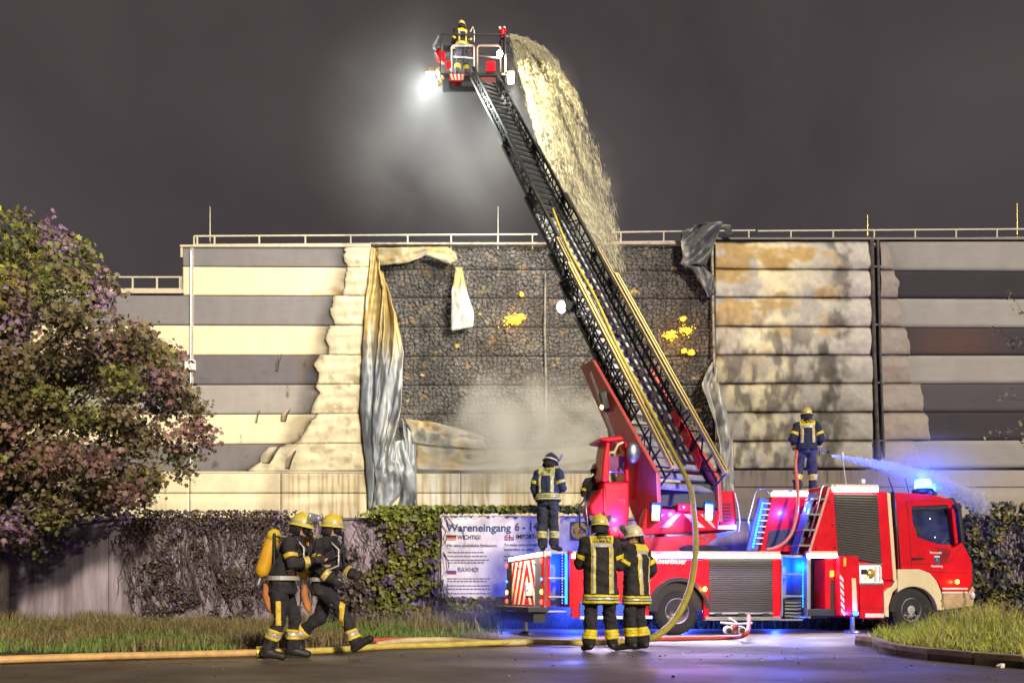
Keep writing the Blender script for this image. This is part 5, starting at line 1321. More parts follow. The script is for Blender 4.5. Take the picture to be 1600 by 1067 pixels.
    # neck cloth
    nw = 1.75 if not hair else .9
    nc = MB(); rings = []
    for q, (rr, z) in enumerate(((.118, .03), (.122, -.03), (.125, -.09), (.13, -.14))):
        rings.append([HX @ Vector((rr * math.sin(a), -rr * math.cos(a), z)) for a in np.linspace(-nw, nw, 19)])
    vs = [p for r_ in rings for p in r_]; fs = [(i * 19 + q, i * 19 + q + 1, (i + 1) * 19 + q + 1, (i + 1) * 19 + q) for i in range(3) for q in range(18)]
    n_ = nc.add(vs, fs).build('neck_cloth', m_cloth, he, smooth=True); n_.modifiers.new('t', 'SOLIDIFY').thickness = .006
    if visor:
        up = visor == 'up'; rings = []
        for rr, z, tilt in (((.135, .02, 0), (.165, .075, 0), (.178, .145, 0)) if up else ((.130, -.02, 0), (.135, -.08, 0), (.132, -.13, 0))):
            rings.append([HX @ Vector((rr * math.sin(a), rr * math.cos(a), z)) for a in np.linspace(-1.1, 1.1, 15)])
        vs = [p for r_ in rings for p in r_]; fs = [(i * 15 + q, i * 15 + q + 1, (i + 1) * 15 + q + 1, (i + 1) * 15 + q) for i in range(2) for q in range(14)]
        v_ = MB().add(vs, fs).build('visor', m_visor, he, smooth=True); v_.modifiers.new('t', 'SOLIDIFY').thickness = .005
    if mask:
        mk = MB(); mk.ball(H(0, .055, -.01), (.075, .062, .085), 14, Mx=HR); mk.tube([H(0, .10, -.06), H(0, .145, -.075)], [.035, .03], 12)
        mo_ = mk.build('breathing_mask', m_black, root, smooth=True)
        fs_ = MB().ball(H(0, .085, .012), (.062, .042, .05), 14, Mx=HR).build('face_window', M('mask_window', (.10, .13, .22), .08, var=.05, spec=1, coat=.6), mo_, smooth=True)
        hose = MB().tube([H(.02, .14, -.08), H(.07, .16, -.22), j['chest'] + V3(.12, .19, .0), j['chest'] + V3(.2, .02, -.12)], .016, 8).build('air_hose', m_black, mo_, smooth=True)
    if scba or harness:
        bkc = j['chest'] + V3(0, -.27, -.02)
        d = (j['neck'] - j['pelvis']).normalized()
        a_ = bkc - d * .25; b2 = bkc + d * .28
        cy = MB().tube([a_ - d * .05, a_, a_ + d * .05, b2 - d * .06, b2, b2 + d * .035], [.03, .075, .088, .088, .07, .03], 18).build('air_cylinder', M('cylinder_yellow', (.85, .45, .03), .3, var=.15, coat=.4), root, smooth=True)
        MB().tube([b2 - d * .10, b2 - d * .02, b2 + d * .038], [.092, .086, .04], 18).build('cylinder_cap', M('cap_yellow', (.9, .62, .05), .4), cy, smooth=True)
        MB().tube([a_ - d * .04, a_ - d * .14], [.025, .03], 10).build('cylinder_valve', m_steel, cy)
        MB().prism([bkc + V3(-.13, .08, -.3), bkc + V3(.13, .08, -.3), bkc + V3(.13, .08, .25), bkc + V3(-.13, .08, .25)], (0, .03, 0)).build('back_plate', m_black, cy, bevel=.01)
        for s in (-1, 1):
            MB().tube([bkc + V3(.08 * s, .12, .22), j['neck'] + V3(.11 * s, .02, .0), j['chest'] + V3(.12 * s, .18, .05), j['chest'] + V3(.14 * s, .18, -.15), bkc + V3(.15 * s, .15, -.26)], .022, 8, flat=.5).build('harness_strap', m_silver if s > 0 else m_black, root, smooth=True)
        bl_ = MB()
        for q in range(24):
            a = 2 * math.pi * q / 24; c = j['pelvis'].lerp(j['chest'], .15); bl_.bar(c + V3(.24 * math.cos(a), .185 * math.sin(a), 0), c + V3(.24 * math.cos(a + .27), .185 * math.sin(a + .27), 0), .012, .05)
        bl_.build('waist_belt', m_silver, root)
        # orange bag hanging from the harness, torch and radio on the chest
        MB().etube([(bkc + V3(.0, -.02, -.36), V3(.05, 0, 0), V3(0, .03, 0)), (bkc + V3(.0, -.02, -.5), V3(.07, 0, 0), V3(0, .05, 0)), (bkc + V3(0.02, .03, -.66), V3(.06, 0, 0), V3(0, .045, 0)), (bkc + V3(.05, .06, -.72), V3(.02, 0, 0), V3(0, .02, 0))], 10).build('hose_bag', M('orange_bag', (.60, .22, .06), .8, var=.3, bump=.3), root, smooth=True)
        MB().box(j['chest'] + V3(-.14, .19, .02), (.06, .05, .14)).build('radio', m_black, root, bevel=.008)
    return root, j
def gloc(px, Z, z=0.0): return Vector(((px - 800) * Z / F, Z, z))

# 1: standing, back to us, long coat
person(gloc(938, 11.5), R(4), 'person seen from behind in long dark yellow-banded coat on the road',
       J=dict(elL=(-.25, .09, 1.17), elR=(.25, .09, 1.17), wrL=(-.12, .30, 1.22), wrR=(.12, .30, 1.22), anL=(-.15, -.02, .09), anR=(.17, .0, .09), toL=(-.19, .16, .045), toR=(.24, .16, .045), knL=(-.13, .02, .5), knR=(.14, .03, .5), head=(0, .03, 1.65)),
       scale=1.085, hem=.63, legband=.29, visor='up', head_rot=(R(-6), 0, R(-14)), seed=11, palms=dict(L=V3(0, 0, -1), R=V3(0, 0, -1)), legstripe='plain')
# 2: beside him, in profile to the left, speaking into a red radio
w2, j2 = person(gloc(994, 11.75), R(52), 'person with glasses holding a small red radio to their mouth',
       J=dict(elR=(.30, -.10, 1.16), wrR=(.27, .06, 1.02), elL=(-.26, .12, 1.20), wrL=(-.06, .25, 1.42), anL=(-.10, .02, .09), anR=(.13, -.05, .09), toL=(-.14, .21, .045), toR=(.16, .12, .045), knL=(-.10, .05, .5), head=(0, .045, 1.63)),
       scale=1.02, hem=.66, legband=.33, helmet='cream', visor='up', glasses=True, hair=True, head_rot=(R(-6), 0, R(30)), seed=23, txt=None, gl=m_glove, palms=dict(L=V3(0, -1, 0), R=V3(-1, .3, 0)), curl=(.8, .5), legstripe='plain')
# 3: on the rear deck of the truck
pz = T2W @ Vector((xR(858, .35), .42, DK + .005))
person(pz, R(-22), 'person in blue jacket and dark helmet standing on the rear deck of the truck',
       J=dict(elL=(-.26, -.04, 1.16), wrL=(-.24, .12, .98), elR=(.27, .02, 1.17), wrR=(.08, .26, 1.14), head=(.03, .06, 1.645), neck=(0, .02, 1.49), anL=(-.11, -.02, .09), anR=(.12, .0, .09), toR=(.18, .17, .045)),
       scale=1.10, jacket=m_jblue, trousers=m_navy, hem=.93, helmet='dark', visor='up', head_rot=(R(-16), 0, R(-38)), stripe=M('pale_lime', (.70, .68, .16), .5, var=.12), legstripe='side', legband=.36, txt=('Feuerwehr', 'HH 1/30'), seed=31, gl=m_glove)
# 4: on the forward deck with the hose
pz4 = T2W @ Vector((xR(1260, .85), .85, zz(1262, 772, .85) + .02))
p4, j4 = person(pz4, R(-8), 'person with yellow helmet on top of the truck spraying water from a hose',
       J=dict(elL=(-.30, -.06, 1.16), wrL=(-.21, .12, 1.0), elR=(.29, .0, 1.17), wrR=(.27, .24, 1.04), anL=(-.19, .0, .09), anR=(.15, .03, .09), knL=(-.16, .04, .5), toL=(-.24, .18, .045), toR=(.20, .2, .045), head=(.01, .03, 1.66)),
       scale=1.07, jacket=M('turnout_navy', (.03, .033, .06), .85, var=.3, vs=9, bump=.2), trousers=m_navy, hem=.92, belt3=False, helmet='yellow', head_rot=(R(-4), 0, R(-12)), txt=('FEUERWEHR',), seed=41, legband=.40, gl=m_glove, stripe=m_yel, palms=dict(L=V3(1, .4, 0), R=V3(-1, .2, 0)), curl=(.8, .8))
# 5: in the rescue basket
person(Vector((bp_(722, 119).x, BZ + .0, fl0 + .005)), R(12), 'person with breathing mask standing in the raised rescue basket',
       J=dict(elL=(-.27, .10, 1.17), wrL=(-.22, .30, 1.06), elR=(.27, .10, 1.17), wrR=(.20, .30, 1.06), anL=(-.17, 0, .09), anR=(.17, 0, .09)),
       scale=.99, trousers=M('grey_blue_trousers', (.10, .10, .15), .8, var=.3), hem=.93, helmet='yellow', mask=True, head_rot=(0, 0, R(-40)), txt=None, seed=51, legband=.35, stripe=m_yel, legstripe='plain')
# 6: in the operator's seat
pz6 = T2W @ Vector((xR(934, .95), 1.05, DK + .52))
person(pz6, R(-14), 'person half hidden behind the red control stand of the ladder, seated in dark coat',
       J=dict(pelvis=(0, 0, .55), chest=(0, .0, .93), neck=(0, .02, 1.10), head=(0, .05, 1.27), shL=(-.19, 0, 1.04), shR=(.19, 0, 1.04), elL=(-.27, .05, .78), elR=(.27, .05, .78), wrL=(-.2, .32, .76), wrR=(.2, .32, .76),
              hipL=(-.10, .02, .53), hipR=(.10, .02, .53), knL=(-.13, .44, .52), knR=(.13, .44, .52), anL=(-.13, .42, .09), anR=(.13, .42, .09), toL=(-.15, .6, .045), toR=(.15, .6, .045)),
       scale=1.0, hem=.50, belt3=False, helmet='cream', head_rot=(R(-12), 0, 0), txt=None, seed=61, legband=.30, back=None)
# 7, 8: two with breathing apparatus walking along the road to the right
person(gloc(441, 10.15), R(-84), 'person walking with a yellow air cylinder on the back and raised silver visor',
       J=dict(pelvis=(0, 0, .93), chest=(0, .10, 1.30), neck=(0, .17, 1.46), head=(0, .235, 1.61), shL=(-.19, .13, 1.40), shR=(.19, .10, 1.40), elL=(-.25, .16, 1.14), elR=(.27, .16, 1.15), wrL=(-.12, .38, 1.12), wrR=(.18, .40, 1.20),
              hipL=(-.10, 0, .91), hipR=(.10, 0, .91), knL=(-.11, .13, .50), knR=(.11, -.01, .49), anL=(-.11, .10, .10), anR=(.12, -.16, .09), toL=(-.13, .29, .05), toR=(.14, .03, .045)),
       scale=1.04, slim=.86, hem=.82, belt3=False, helmet='yellow', visor='up', mask=True, scba=True, back=None, head_rot=(R(-12), 0, R(-4)), txt=None, seed=71, legband=.36, stripe=M('amber_tape', (.85, .58, .06), .5), cuffmat=None, legstripe='side')
person(gloc(509, 10.55), R(-92), 'person with face mask and air harness striding with the front foot stretched out',
       J=dict(pelvis=(0, -.02, .92), chest=(0, .02, 1.30), neck=(0, .05, 1.47), head=(0, .09, 1.63), shL=(-.19, .05, 1.41), shR=(.19, -.0, 1.41), elL=(-.25, .12, 1.16), elR=(.27, -.06, 1.14), wrL=(-.16, .32, 1.05), wrR=(.24, .14, .98),
              hipL=(-.10, 0, .90), hipR=(.10, -.02, .90), knL=(-.11, -.10, .50), knR=(.11, .25, .55), anL=(-.11, -.46, .22), anR=(.12, .42, .15), toL=(-.13, -.33, .06), toR=(.14, .60, .24)),
       scale=1.04, slim=.85, hem=.82, belt3=False, helmet='yellow', mask=True, harness=True, back=None, head_rot=(R(-4), 0, 0), txt=None, seed=81, legband=.34, stripe=M('amber_tape', (.85, .58, .06), .5), legstripe='side')
# red hand radio
rj = w2.matrix_basis @ (j2['wrL'])
bpy.context.view_layer.update()
rp0 = w2.matrix_world @ (j2['wrL'] + V3(.02, .03, .10))
ra = empty('hand_radio', rp0); tag(ra, 'small red radio handset held at the mouth of the person with glasses', 'radio')
MB().box((0, 0, 0), (.06, .05, .15)).build('radio_body', m_red, ra, bevel=.01)
MB().tube([(.02, 0, .07), (.02, 0, .18)], .008, 6).build('antenna', m_black, ra)
MB().tube([(0, 0, -.07), (-.02, -.02, -.2), (0, -.02, -.38)], .012, 6).build('radio_cord', m_red, ra)
# ================================================================ VEGETATION
m_leaf = M('tree_leaf', (1, 1, 1), .55, var=.2, vs=3, attr=True, spec=.4)
m_bark = M('bark', (.07, .05, .04), .9, var=.4, bump=.6, bs=20, stretch=(4, 4, 1))
def leaves(name, C, N, S_, colr, mat, parent, seed, lobed=True, droop=.5):
    # C centres, N facing dirs, S_ sizes; every leaf is a small folded blade of faces
    g = np.random.default_rng(seed); n = len(C)
    N = N / np.linalg.norm(N, axis=1, keepdims=True)
    d = g.normal(size=(n, 3)); d[:, 2] -= droop * 1.6
    d = d - N * (d * N).sum(1, keepdims=True); d /= np.linalg.norm(d, axis=1, keepdims=True)
    s = np.cross(N, d)
    if lobed:  # maple-like outline: 7 rim points and the stem base
        rim = [(0, 0, 0), (.45, .15, .05), (.30, .38, .02), (.55, .62, .10), (.20, .66, .02), (0, 1.0, -.06), (-.20, .66, .02), (-.55, .62, .10), (-.30, .38, .02), (-.45, .15, .05)]
        fs = [(0, 1, 2), (0, 2, 4), (2, 3, 4), (0, 4, 5), (0, 5, 6), (0, 6, 8), (6, 7, 8), (0, 8, 9)]
    else:
        rim = [(0, 0, 0), (.36, .35, .07), (.26, .75, .05), (0, 1, -.05), (-.26, .75, .05), (-.36, .35, .07)]
        fs = [(0, 1, 2), (0, 2, 3), (0, 3, 4), (0, 4, 5)]
    k = len(rim); V = np.zeros((n, k, 3))
    for i, (a, b, c) in enumerate(rim):
        V[:, i] = C + (s * a + d * (b - .4) + N * c) * S_[:, None]
    Fc = (np.array(fs)[None] + (np.arange(n) * k)[:, None, None]).reshape(-1, 3)
    cc = np.repeat(colr, k, axis=0)
    return npmesh(name, V.reshape(-1, 3), Fc, mat, parent, cc)
def inpoly(x, y, poly):
    x = np.asarray(x); y = np.asarray(y); r = np.zeros(x.shape, bool); n = len(poly)
    for i in range(n):
        x1, y1 = poly[i]; x2, y2 = poly[(i + 1) % n]
        c = ((y1 > y) != (y2 > y)) & (x < (x2 - x1) * (y - y1) / (y2 - y1 + 1e-9) + x1); r ^= c
    return r
# --- the big tree at the left
TY_ = 20.2; ts = TY_ / F
tree = empty('maple_tree', ((2 - 800) * ts, TY_, 0)); tag(tree, 'large leafy tree in the grass before the concrete wall, its crown over the wall top', 'tree')
t0 = Vector(tree.location)
tp = lambda px, py, d=0.0: Vector(((px - 800) * ts, TY_ + d, CAMH + (HZ - py) * ts)) - t0
mb = MB(); mb.tube([Vector((0, 0, -.05)), tp(1, 930), tp(4, 860), tp(8, 800), tp(14, 690), tp(24, 560), tp(34, 450)], [.24, .19, .17, .16, .12, .08, .04], 12)
mb.build('trunk', m_bark, tree, smooth=True)
CR = [(-330, 560), (-300, 420), (-160, 340), (-60, 322), (0, 326), (50, 332), (95, 352), (130, 372), (152, 410), (158, 470), (185, 492), (232, 505), (268, 530), (275, 555), (305, 590), (322, 640), (326, 668), (300, 690), (282, 700), (268, 740), (240, 770), (252, 800), (225, 808), (180, 800), (150, 812), (110, 840), (60, 862), (20, 868), (-80, 850), (-250, 800), (-330, 700)]
g = np.random.default_rng(5); cl = []
while len(cl) < 330:
    x = g.uniform(-330, 330); y = g.uniform(322, 868)
    if not inpoly(np.array([x]), np.array([y]), CR)[0]: continue
    q = 1 - ((y - 600) / 300) ** 2; dd = g.uniform(-1, .9) * (.7 + 1.2 * max(0, q))
    cl.append((x, y, dd))
lm = MB()
for i in range(0, 330, 3):
    x, y, dd = cl[i]; b = tp(x, y, dd); s = tp(10 + (330 - 10) * 0, min(820, y + 90 + abs(x) * .35)); s.x += .05
    m_ = s.lerp(b, .5) + Vector((0, 0, -.12)); lm.tube([s, m_, b], [.06, .035, .012], 5)
lm.build('limb', m_bark, tree, smooth=True)
Cc = []; cols = []
for x, y, dd in cl:
    edge = x > 150
    n = int(g.integers(110, 190)); c = np.array(tp(x, y, dd)); r = .50 if not edge else .42
    q = g.normal(size=(n, 3)) * r * np.array((.62, .62, .42)); 
    if x < 150 and y < 560: q = g.normal(size=(n, 3)) * r * np.array((.45, .5, .75))      # hanging sprays
    pts = c + q; Cc.append(pts)
    up = np.clip((600 - y) / 280, 0, 1) * np.clip((120 - x) / 120, 0, 1)  # lit top left of the crown put into brighter, yellower leaf colour
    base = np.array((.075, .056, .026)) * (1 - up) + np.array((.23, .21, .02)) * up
    pur = g.random() < (.34 if (x > 60 or y > 480) else .08)  # some clumps tinted purple, standing in for blue emergency light
    if pur: base = np.array((.125, .075, .115)) if g.random() < .4 else np.array((.105, .058, .045))
    elif g.random() < .4: base = np.array((.085, .082, .018))
    cols.append(base * (.55 + .9 * g.random((n, 1))) * (1 + .25 * (g.random((n, 3)) - .5)))
Cc = np.concatenate(Cc); cols = np.concatenate(cols)
px_ = (Cc[:, 0] + t0.x) / ts + 800; py_ = HZ - (Cc[:, 2] + t0.z - CAMH) / ts
ok = inpoly(px_ + g.normal(size=len(px_)) * 7, py_ + g.normal(size=len(px_)) * 7, CR); Cc = Cc[ok]; cols = cols[ok]
N_ = g.normal(size=(len(Cc), 3)) + np.array((.2, -.9, .5))
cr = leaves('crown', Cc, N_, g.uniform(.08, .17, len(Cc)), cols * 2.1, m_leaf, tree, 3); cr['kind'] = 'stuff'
# --- leaf sprigs of another tree reaching in at the right
tw = empty('tree_twigs', P(1640, 560, 14)); tag(tw, 'thin twigs with a few pale leaves reaching in at the edge of the picture', 'twigs')
o0 = Vector(tw.location); mb = MB(); LC = []
for px, py, n in ((1582, 462, 9), (1590, 480, 5), (1561, 515, 4), (1578, 534, 8), (1594, 537, 5), (1580, 615, 5), (1564, 619, 3), (1598, 660, 5), (1545, 679, 3), (1560, 681, 4), (1572, 679, 6), (1588, 674, 5), (1600, 690, 4)):
    c = P(px, py, 14) - o0
    for k in range(n): LC.append(c + Vector((random.gauss(0, .05), random.gauss(0, .05), random.gauss(0, .05))))
for a, b in (((1640, 540), (1578, 458)), ((1650, 560), (1560, 518)), ((1650, 560), (1576, 538)), ((1660, 620), (1562, 622)), ((1660, 670), (1542, 682))):
    A, B = P(*a, 14) - o0, P(*b, 14) - o0; mb.tube([A, A.lerp(B, .5) + Vector((0, 0, -.05)), B], [.006, .004, .002], 4)
mb.build('twig', m_bark, tw)
LC = np.array(LC); lo = leaves('leaf', LC, g.normal(size=(len(LC), 3)) + np.array((0, -1, .3)), g.uniform(.05, .085, len(LC)), np.array([(.30, .25, .14)]) * g.uniform(.6, 1.1, (len(LC), 1)), m_leaf, tw, 9, False); lo['kind'] = 'stuff'
# --- ivy on the wall
m_ivy = M('ivy_leaf', (1, 1, 1), .5, var=.2, vs=3, attr=True, spec=.4)
wy = WY - .06; ws = wy / F
def wpt(px, py, d): return np.stack([(px - 800) * ws, wy - d, CAMH + (HZ - py) * ws], -1)
def ivyfield(n, x0, x1, y0, y1, dens, seed):
    g = np.random.default_rng(seed); x = g.uniform(x0, x1, n * 4); y = g.uniform(y0, y1, n * 4); k = g.random(n * 4) < dens(x, y); return x[k][:n], y[k][:n]
def dens_ivy(x, y):
    d = np.zeros_like(x)
    nz_ = fbm(x / 26, y / 20, 400)
    # brown tangle at the left
    a = sstep(190, 260, x) * sstep(480, 400, x) * (.02 + .62 * sstep(.52, .66, nz_))
    hang = sstep(215, 240, x) * sstep(480, 420, x) * sstep(838, 808, y) * .55
    c = sstep(480, 500, x) * sstep(600, 560, x) * sstep(.50, .62, nz_) * .6 * sstep(840, 890, y)
    e = sstep(585, 625, x) * sstep(712, 690, x) * sstep(.36, .52, nz_)
    topb = sstep(560, 640, x) * sstep(822, 806, y) * (x < 960)
    low = sstep(680, 700, x) * sstep(905, 945, y) * .6
    rg = sstep(1480, 1520, x) * sstep(.30, .5, nz_)
    return np.clip(np.maximum.reduce([a, hang, c, e, topb, low, rg]), 0, 1)
IX, IY = [], []
for q in ((15000, 190, 720, 798, 968, dens_ivy, 1), (2500, 560, 960, 792, 806, dens_ivy, 2), (1400, 680, 860, 905, 970, dens_ivy, 4), (7500, 1440, 2000, 786, 960, dens_ivy, 3)):
    x, y = ivyfield(*q); IX.append(x); IY.append(y)
IX = np.concatenate(IX); IY = np.concatenate(IY); g = np.random.default_rng(77)
dep = np.abs(g.normal(size=len(IX))) * .10 + .12 * fbm(IX / 22, IY / 18, 410)
# keep the poster clear
kp = ~((IX > 686) & (IX < 925) & (IY > 800) & (IY < 934)); IX, IY, dep = IX[kp], IY[kp], dep[kp]
green = sstep(540, 620, IX); rg = IX > 1440
nn_ = fbm(IX / 14, IY / 12, 420)
bc = np.array((.10, .072, .055)) * (1 - green[:, None]) + np.array((.17, .17, .025)) * green[:, None]
bc = np.where((nn_ > .62)[:, None] & ~rg[:, None], np.array((.13, .085, .13)), bc)  # patches of ivy tinted purple in place of beacon light
bc = np.where(rg[:, None], np.where((nn_ > .5)[:, None], np.array((.16, .13, .03)), np.array((.075, .075, .055))), bc)
topg = (IY < 815) & (IX > 560) & (IX < 960); bc = np.where(topg[:, None], np.array((.16, .18, .025)), bc)
bc = bc * g.uniform(.5, 1.5, (len(IX), 1))
ivy = empty('ivy', (0, wy, 0)); tag(ivy, 'ivy and dry creeper hanging over the top of the concrete wall', 'ivy', kind='stuff')
pts = wpt(IX, IY, dep); pts[:, 1] -= wy
lv = leaves('foliage', pts, g.normal(size=(len(IX), 3)) * .7 + np.array((0, -1, .35)), g.uniform(.09, .19, len(IX)) * np.where(IX < 500, .58, 1), bc, m_ivy, ivy, 12, False, .6); lv['kind'] = 'stuff'
mb = MB()
for k in range(900):
    x = random.choice((random.uniform(195, 480), random.uniform(195, 480), random.uniform(480, 700), random.uniform(1500, 1650))); y = random.uniform(802, 930); d = random.uniform(.02, .2); pp = []
    for q in range(5):
        pp.append(Vector(wpt(np.array(x), np.array(y), d)) - Vector((0, wy, 0))); x += random.gauss(2, 5); y += random.uniform(4, 16); d = max(.01, d + random.gauss(0, .03))
    mb.tube(pp, [.013, .012, .010, .008, .004], 4, col=(1, 1, 1))
st_ = mb.build('stem', M('dry_stem', (.10, .06, .055), .9, var=.4), ivy, smooth=True); st_['kind'] = 'stuff'
# --- grasses
m_grass = M('grass_blade', (1, 1, 1), .6, var=.15, vs=2, attr=True, spec=.3)
def grass(name, X, Y, Z0, H, colr, seed, label, w=.010):
    g = np.random.default_rng(seed); n = len(X); a = g.uniform(0, 6.283, n); lean = g.normal(size=(n, 2)) * .28
    B = np.stack([X, Y, Z0], -1); sx = np.stack([np.cos(a), np.sin(a), np.zeros(n)], -1) * w * (.7 + .6 * g.random((n, 1)))
    ln = np.concatenate([lean, np.zeros((n, 1))], 1); up = np.array((0, 0, 1.0))
    V = np.stack([B - sx, B + sx, B + up * H[:, None] * .55 + ln * H[:, None] * .35 + sx * .8, B + up * H[:, None] * .55 + ln * H[:, None] * .35 - sx * .8, B + up * (H * .97)[:, None] + ln * H[:, None]], 1)
    o_ = (np.arange(n) * 5)[:, None, None]; Fc = (np.array([(0, 1, 2), (0, 2, 3), (3, 2, 4)])[None] + o_).reshape(-1, 3)
    c = np.repeat(colr, 5, 0); o = npmesh(name, V.reshape(-1, 3), Fc, m_grass, None, c)
    return tag(o, label, 'grass', kind='stuff')
g = np.random.default_rng(20)
n = 52000; X = g.uniform(-19, -0.2, n); Y = 11.5 + 10.2 * g.random(n) ** .8
dn = fbm(X * .9, Y * .9, 500); H = (.10 + .40 * sstep(.35, .7, dn) * g.random(n)) * (.55 + .5 * sstep(13, 19, Y)) + .06
keep = (Y > np.interp(X, [-20, -6.5, -3.6, -2.8, -1, .5], [10.7, 10.9, 11.5, 13.9, 14.9, 16.5])) & (g.random(n) < (.35 + .9 * dn) * np.where(X > -2.6, sstep(.3, -2.6, X) * .6 + (Y > 20) * .6, 1.0)); X, Y, H, dn = X[keep], Y[keep], H[keep], dn[keep]
cc = np.array((.14, .21, .04)) * (1 - sstep(.45, .65, dn))[:, None] + np.array((.19, .14, .06)) * sstep(.45, .65, dn)[:, None]
cc = cc * g.uniform(.6, 1.7, (len(X), 1))
grass('grass', X, Y, np.full(len(X), -.04), H, cc, 1, 'rough verge of grass and weeds along the foot of the concrete wall', .012)
n = 9000; X = g.uniform(-.5, 22, n); Y = g.uniform(19.8, 21.8, n); H = g.uniform(.1, .5, n)
grass('grass', X, Y, np.full(n, -.04), H, np.array((.05, .055, .022)) * g.uniform(.5, 1.4, (n, 1)), 2, 'strip of weeds behind the truck at the foot of the wall', .012)
ip = [(p.x, p.y) for p in isl + back]
# grow in from the kerb edge a little
xs = g.uniform(5.0, 21, 120000); ys = g.uniform(7.0, 15.5, 120000); k = inpoly(xs, ys, [(x * .97 + .4, y * .985 + .2) for x, y in ip])
X, Y = xs[k], ys[k]; dn = fbm(X * 1.1, Y * 1.1, 520); H = (.30 + .52 * g.random(len(X)) * (.5 + dn))
edge = np.clip((X - 5.0) / 4.2, .28, 1); H = H * edge
k = (g.random(len(X)) < 1) ; X, Y, H, dn = X[k][:42000], Y[k][:42000], H[k][:42000], dn[k][:42000]
cc = np.array((.20, .28, .03)) * (1 - dn)[:, None] + np.array((.34, .28, .07)) * dn[:, None]
cc = np.where(g.random((len(X), 1)) < .10, np.array((.50, .38, .18)), cc * 1.9) * g.uniform(.5, 1.35, (len(X), 1))
grass('grass', X, Y, np.full(len(X), .05), H, cc, 3, 'tall yellowish grass growing on the kerbed traffic island', .009)
for px, py in ((1565, 1000), (1581, 1005), (1472, 988), (1508, 985)):
    b = gp(px, 1030); b.z = .05; sc = b.y / F; top = (1030 - py) * sc + .42
    h = empty('weed_stalk', b); tag(h, {1565: 'pale dry weed stalk, the shorter of the pair in the grass of the island', 1581: 'pale dry weed stalk, the taller of the pair in the grass of the island', 1472: 'single dry weed stalk in the island grass nearest the truck wheel', 1508: 'dry weed stalk in the middle of the island grass'}[px], 'weed', 'dry stalks in the island grass')
    MB().tube([(0, 0, 0), (.02, .0, top * .6), (.0, 0, top)], [.006, .005, .003], 5).build('stem', M('straw', (.42, .32, .18), .8), h)
    sd = MB()
    for q in range(14): sd.ball((random.gauss(0, .012), random.gauss(0, .012), top - .14 + .012 * q), (.008, .008, .014), 5)
    sd.build('seed_head', M('straw', (.42, .32, .18), .8), h)

# ================================================================ POSTER ON THE WALL
py_ = WY - .02; pS = py_ / F
pp = lambda px, py, d=0: Vector(((px - 800) * pS, py_ - d, CAMH + (HZ - py) * pS))
ban = empty('banner', pp(690, 938)); tag(ban, 'large pale printed notice with blue heading and flags hung on the concrete wall', 'banner')
bo = Vector(ban.location)
nu, nv = 90, 50; U, V_ = np.meshgrid(np.linspace(690, 918, nu), np.linspace(806, 938, nv))
dd = .05 + .03 * (fbm(U / 25, V_ / 40, 600) - .5) + .05 * np.abs(fbm((U + V_ * .5) / 30, (V_ - U * .4) / 50, 610) - .5)
Vt = np.stack([(U - 800) * pS - bo.x, py_ - dd - bo.y, CAMH + (HZ - V_) * pS - bo.z], -1)
cc = np.ones(U.shape + (3,)) * np.array((.86, .77, .68)); cc = mixc(cc, np.array((.50, .42, .40)), sstep(.52, .72, fbm(U / 18, V_ / 30, 620)) * .5)
sh = npmesh('banner_sheet', Vt, grid_faces(nu, nv), M('banner_vinyl', (1, 1, 1), .5, var=.06, attr=True), ban, cc.reshape(-1, 3), smooth=True)
m_ink = M('blue_ink', (.035, .10, .24), .6); m_ink2 = M('grey_ink', (.16, .16, .22), .6); m_ink3 = M('black_ink', (.02, .02, .025), .6)
m_fr = M('flag_red', (.55, .03, .03), .6); m_fw = M('flag_white', (.75, .72, .68), .6); m_fb = M('flag_blue', (.03, .06, .3), .6); m_fy = M('logo_yellow', (.80, .52, .05), .5)
ban_bv = BVHTree.FromPolygons([v.co.copy() for v in sh.data.vertices], [tuple(p.vertices) for p in sh.data.polygons])
def onban(c):
    h = ban_bv.ray_cast(Vector((c.x, -1, c.z)), Vector((0, 1, 0))); return Vector((c.x, (h[0].y if h[0] else -.07) - .02, c.z))
def btext(s, px, py, size_px, mat, bold=.0, xs=1.0, width=None):
    c = pp(px, py) - bo
    o = textmesh(s, size_px * pS * 1.36, Matrix.Translation((c.x, 0, c.z)) @ Matrix.Rotation(R(90), 4, 'X'), mat, ban, bold=bold, xs=xs, project=onban)
    if width:
        w = max(v.co.x for v in o.data.vertices) - min(v.co.x for v in o.data.vertices); f = width * pS / w
        x0 = min(v.co.x for v in o.data.vertices)
        for v in o.data.vertices: v.co.x = x0 + (v.co.x - x0) * f
    return o
btext('Wareneingang', 698, 830, 12.5, m_ink, .005, width=101); btext('6 - 14', 804, 829, 13, m_ink, .006, width=36); btext('P', 845, 829, 13, m_ink, .006, width=10)
btext('WICHTIG!', 715, 842.5, 7, m_ink3, .002, width=36); btext('IMPORTANT!', 806, 841.5, 7, m_ink3, .002, width=48)
btext('\u0412\u0410\u0416\u041d\u041e!', 715, 893, 7, m_ink, .002, width=32)
btext('F\u00fcr eine p\u00fcnktliche Entladung,', 699, 854, 4.4, m_ink2, .002, width=78); btext('To make sure unloading', 788, 853, 4.4, m_ink2, .002, width=56); btext('according to plan:', 788, 860, 4.4, m_ink2, .002, width=46)
def bquad(name, x0, y0, x1, y1, mat, d=.012, parent=None):
    q = [onban(pp(a, b) - bo) - Vector((0, d - .006, 0)) for a, b in ((x0, y0), (x1, y0), (x1, y1), (x0, y1))]
    return MB().prism(q, (0, .003, 0)).build(name, mat, parent or ban)
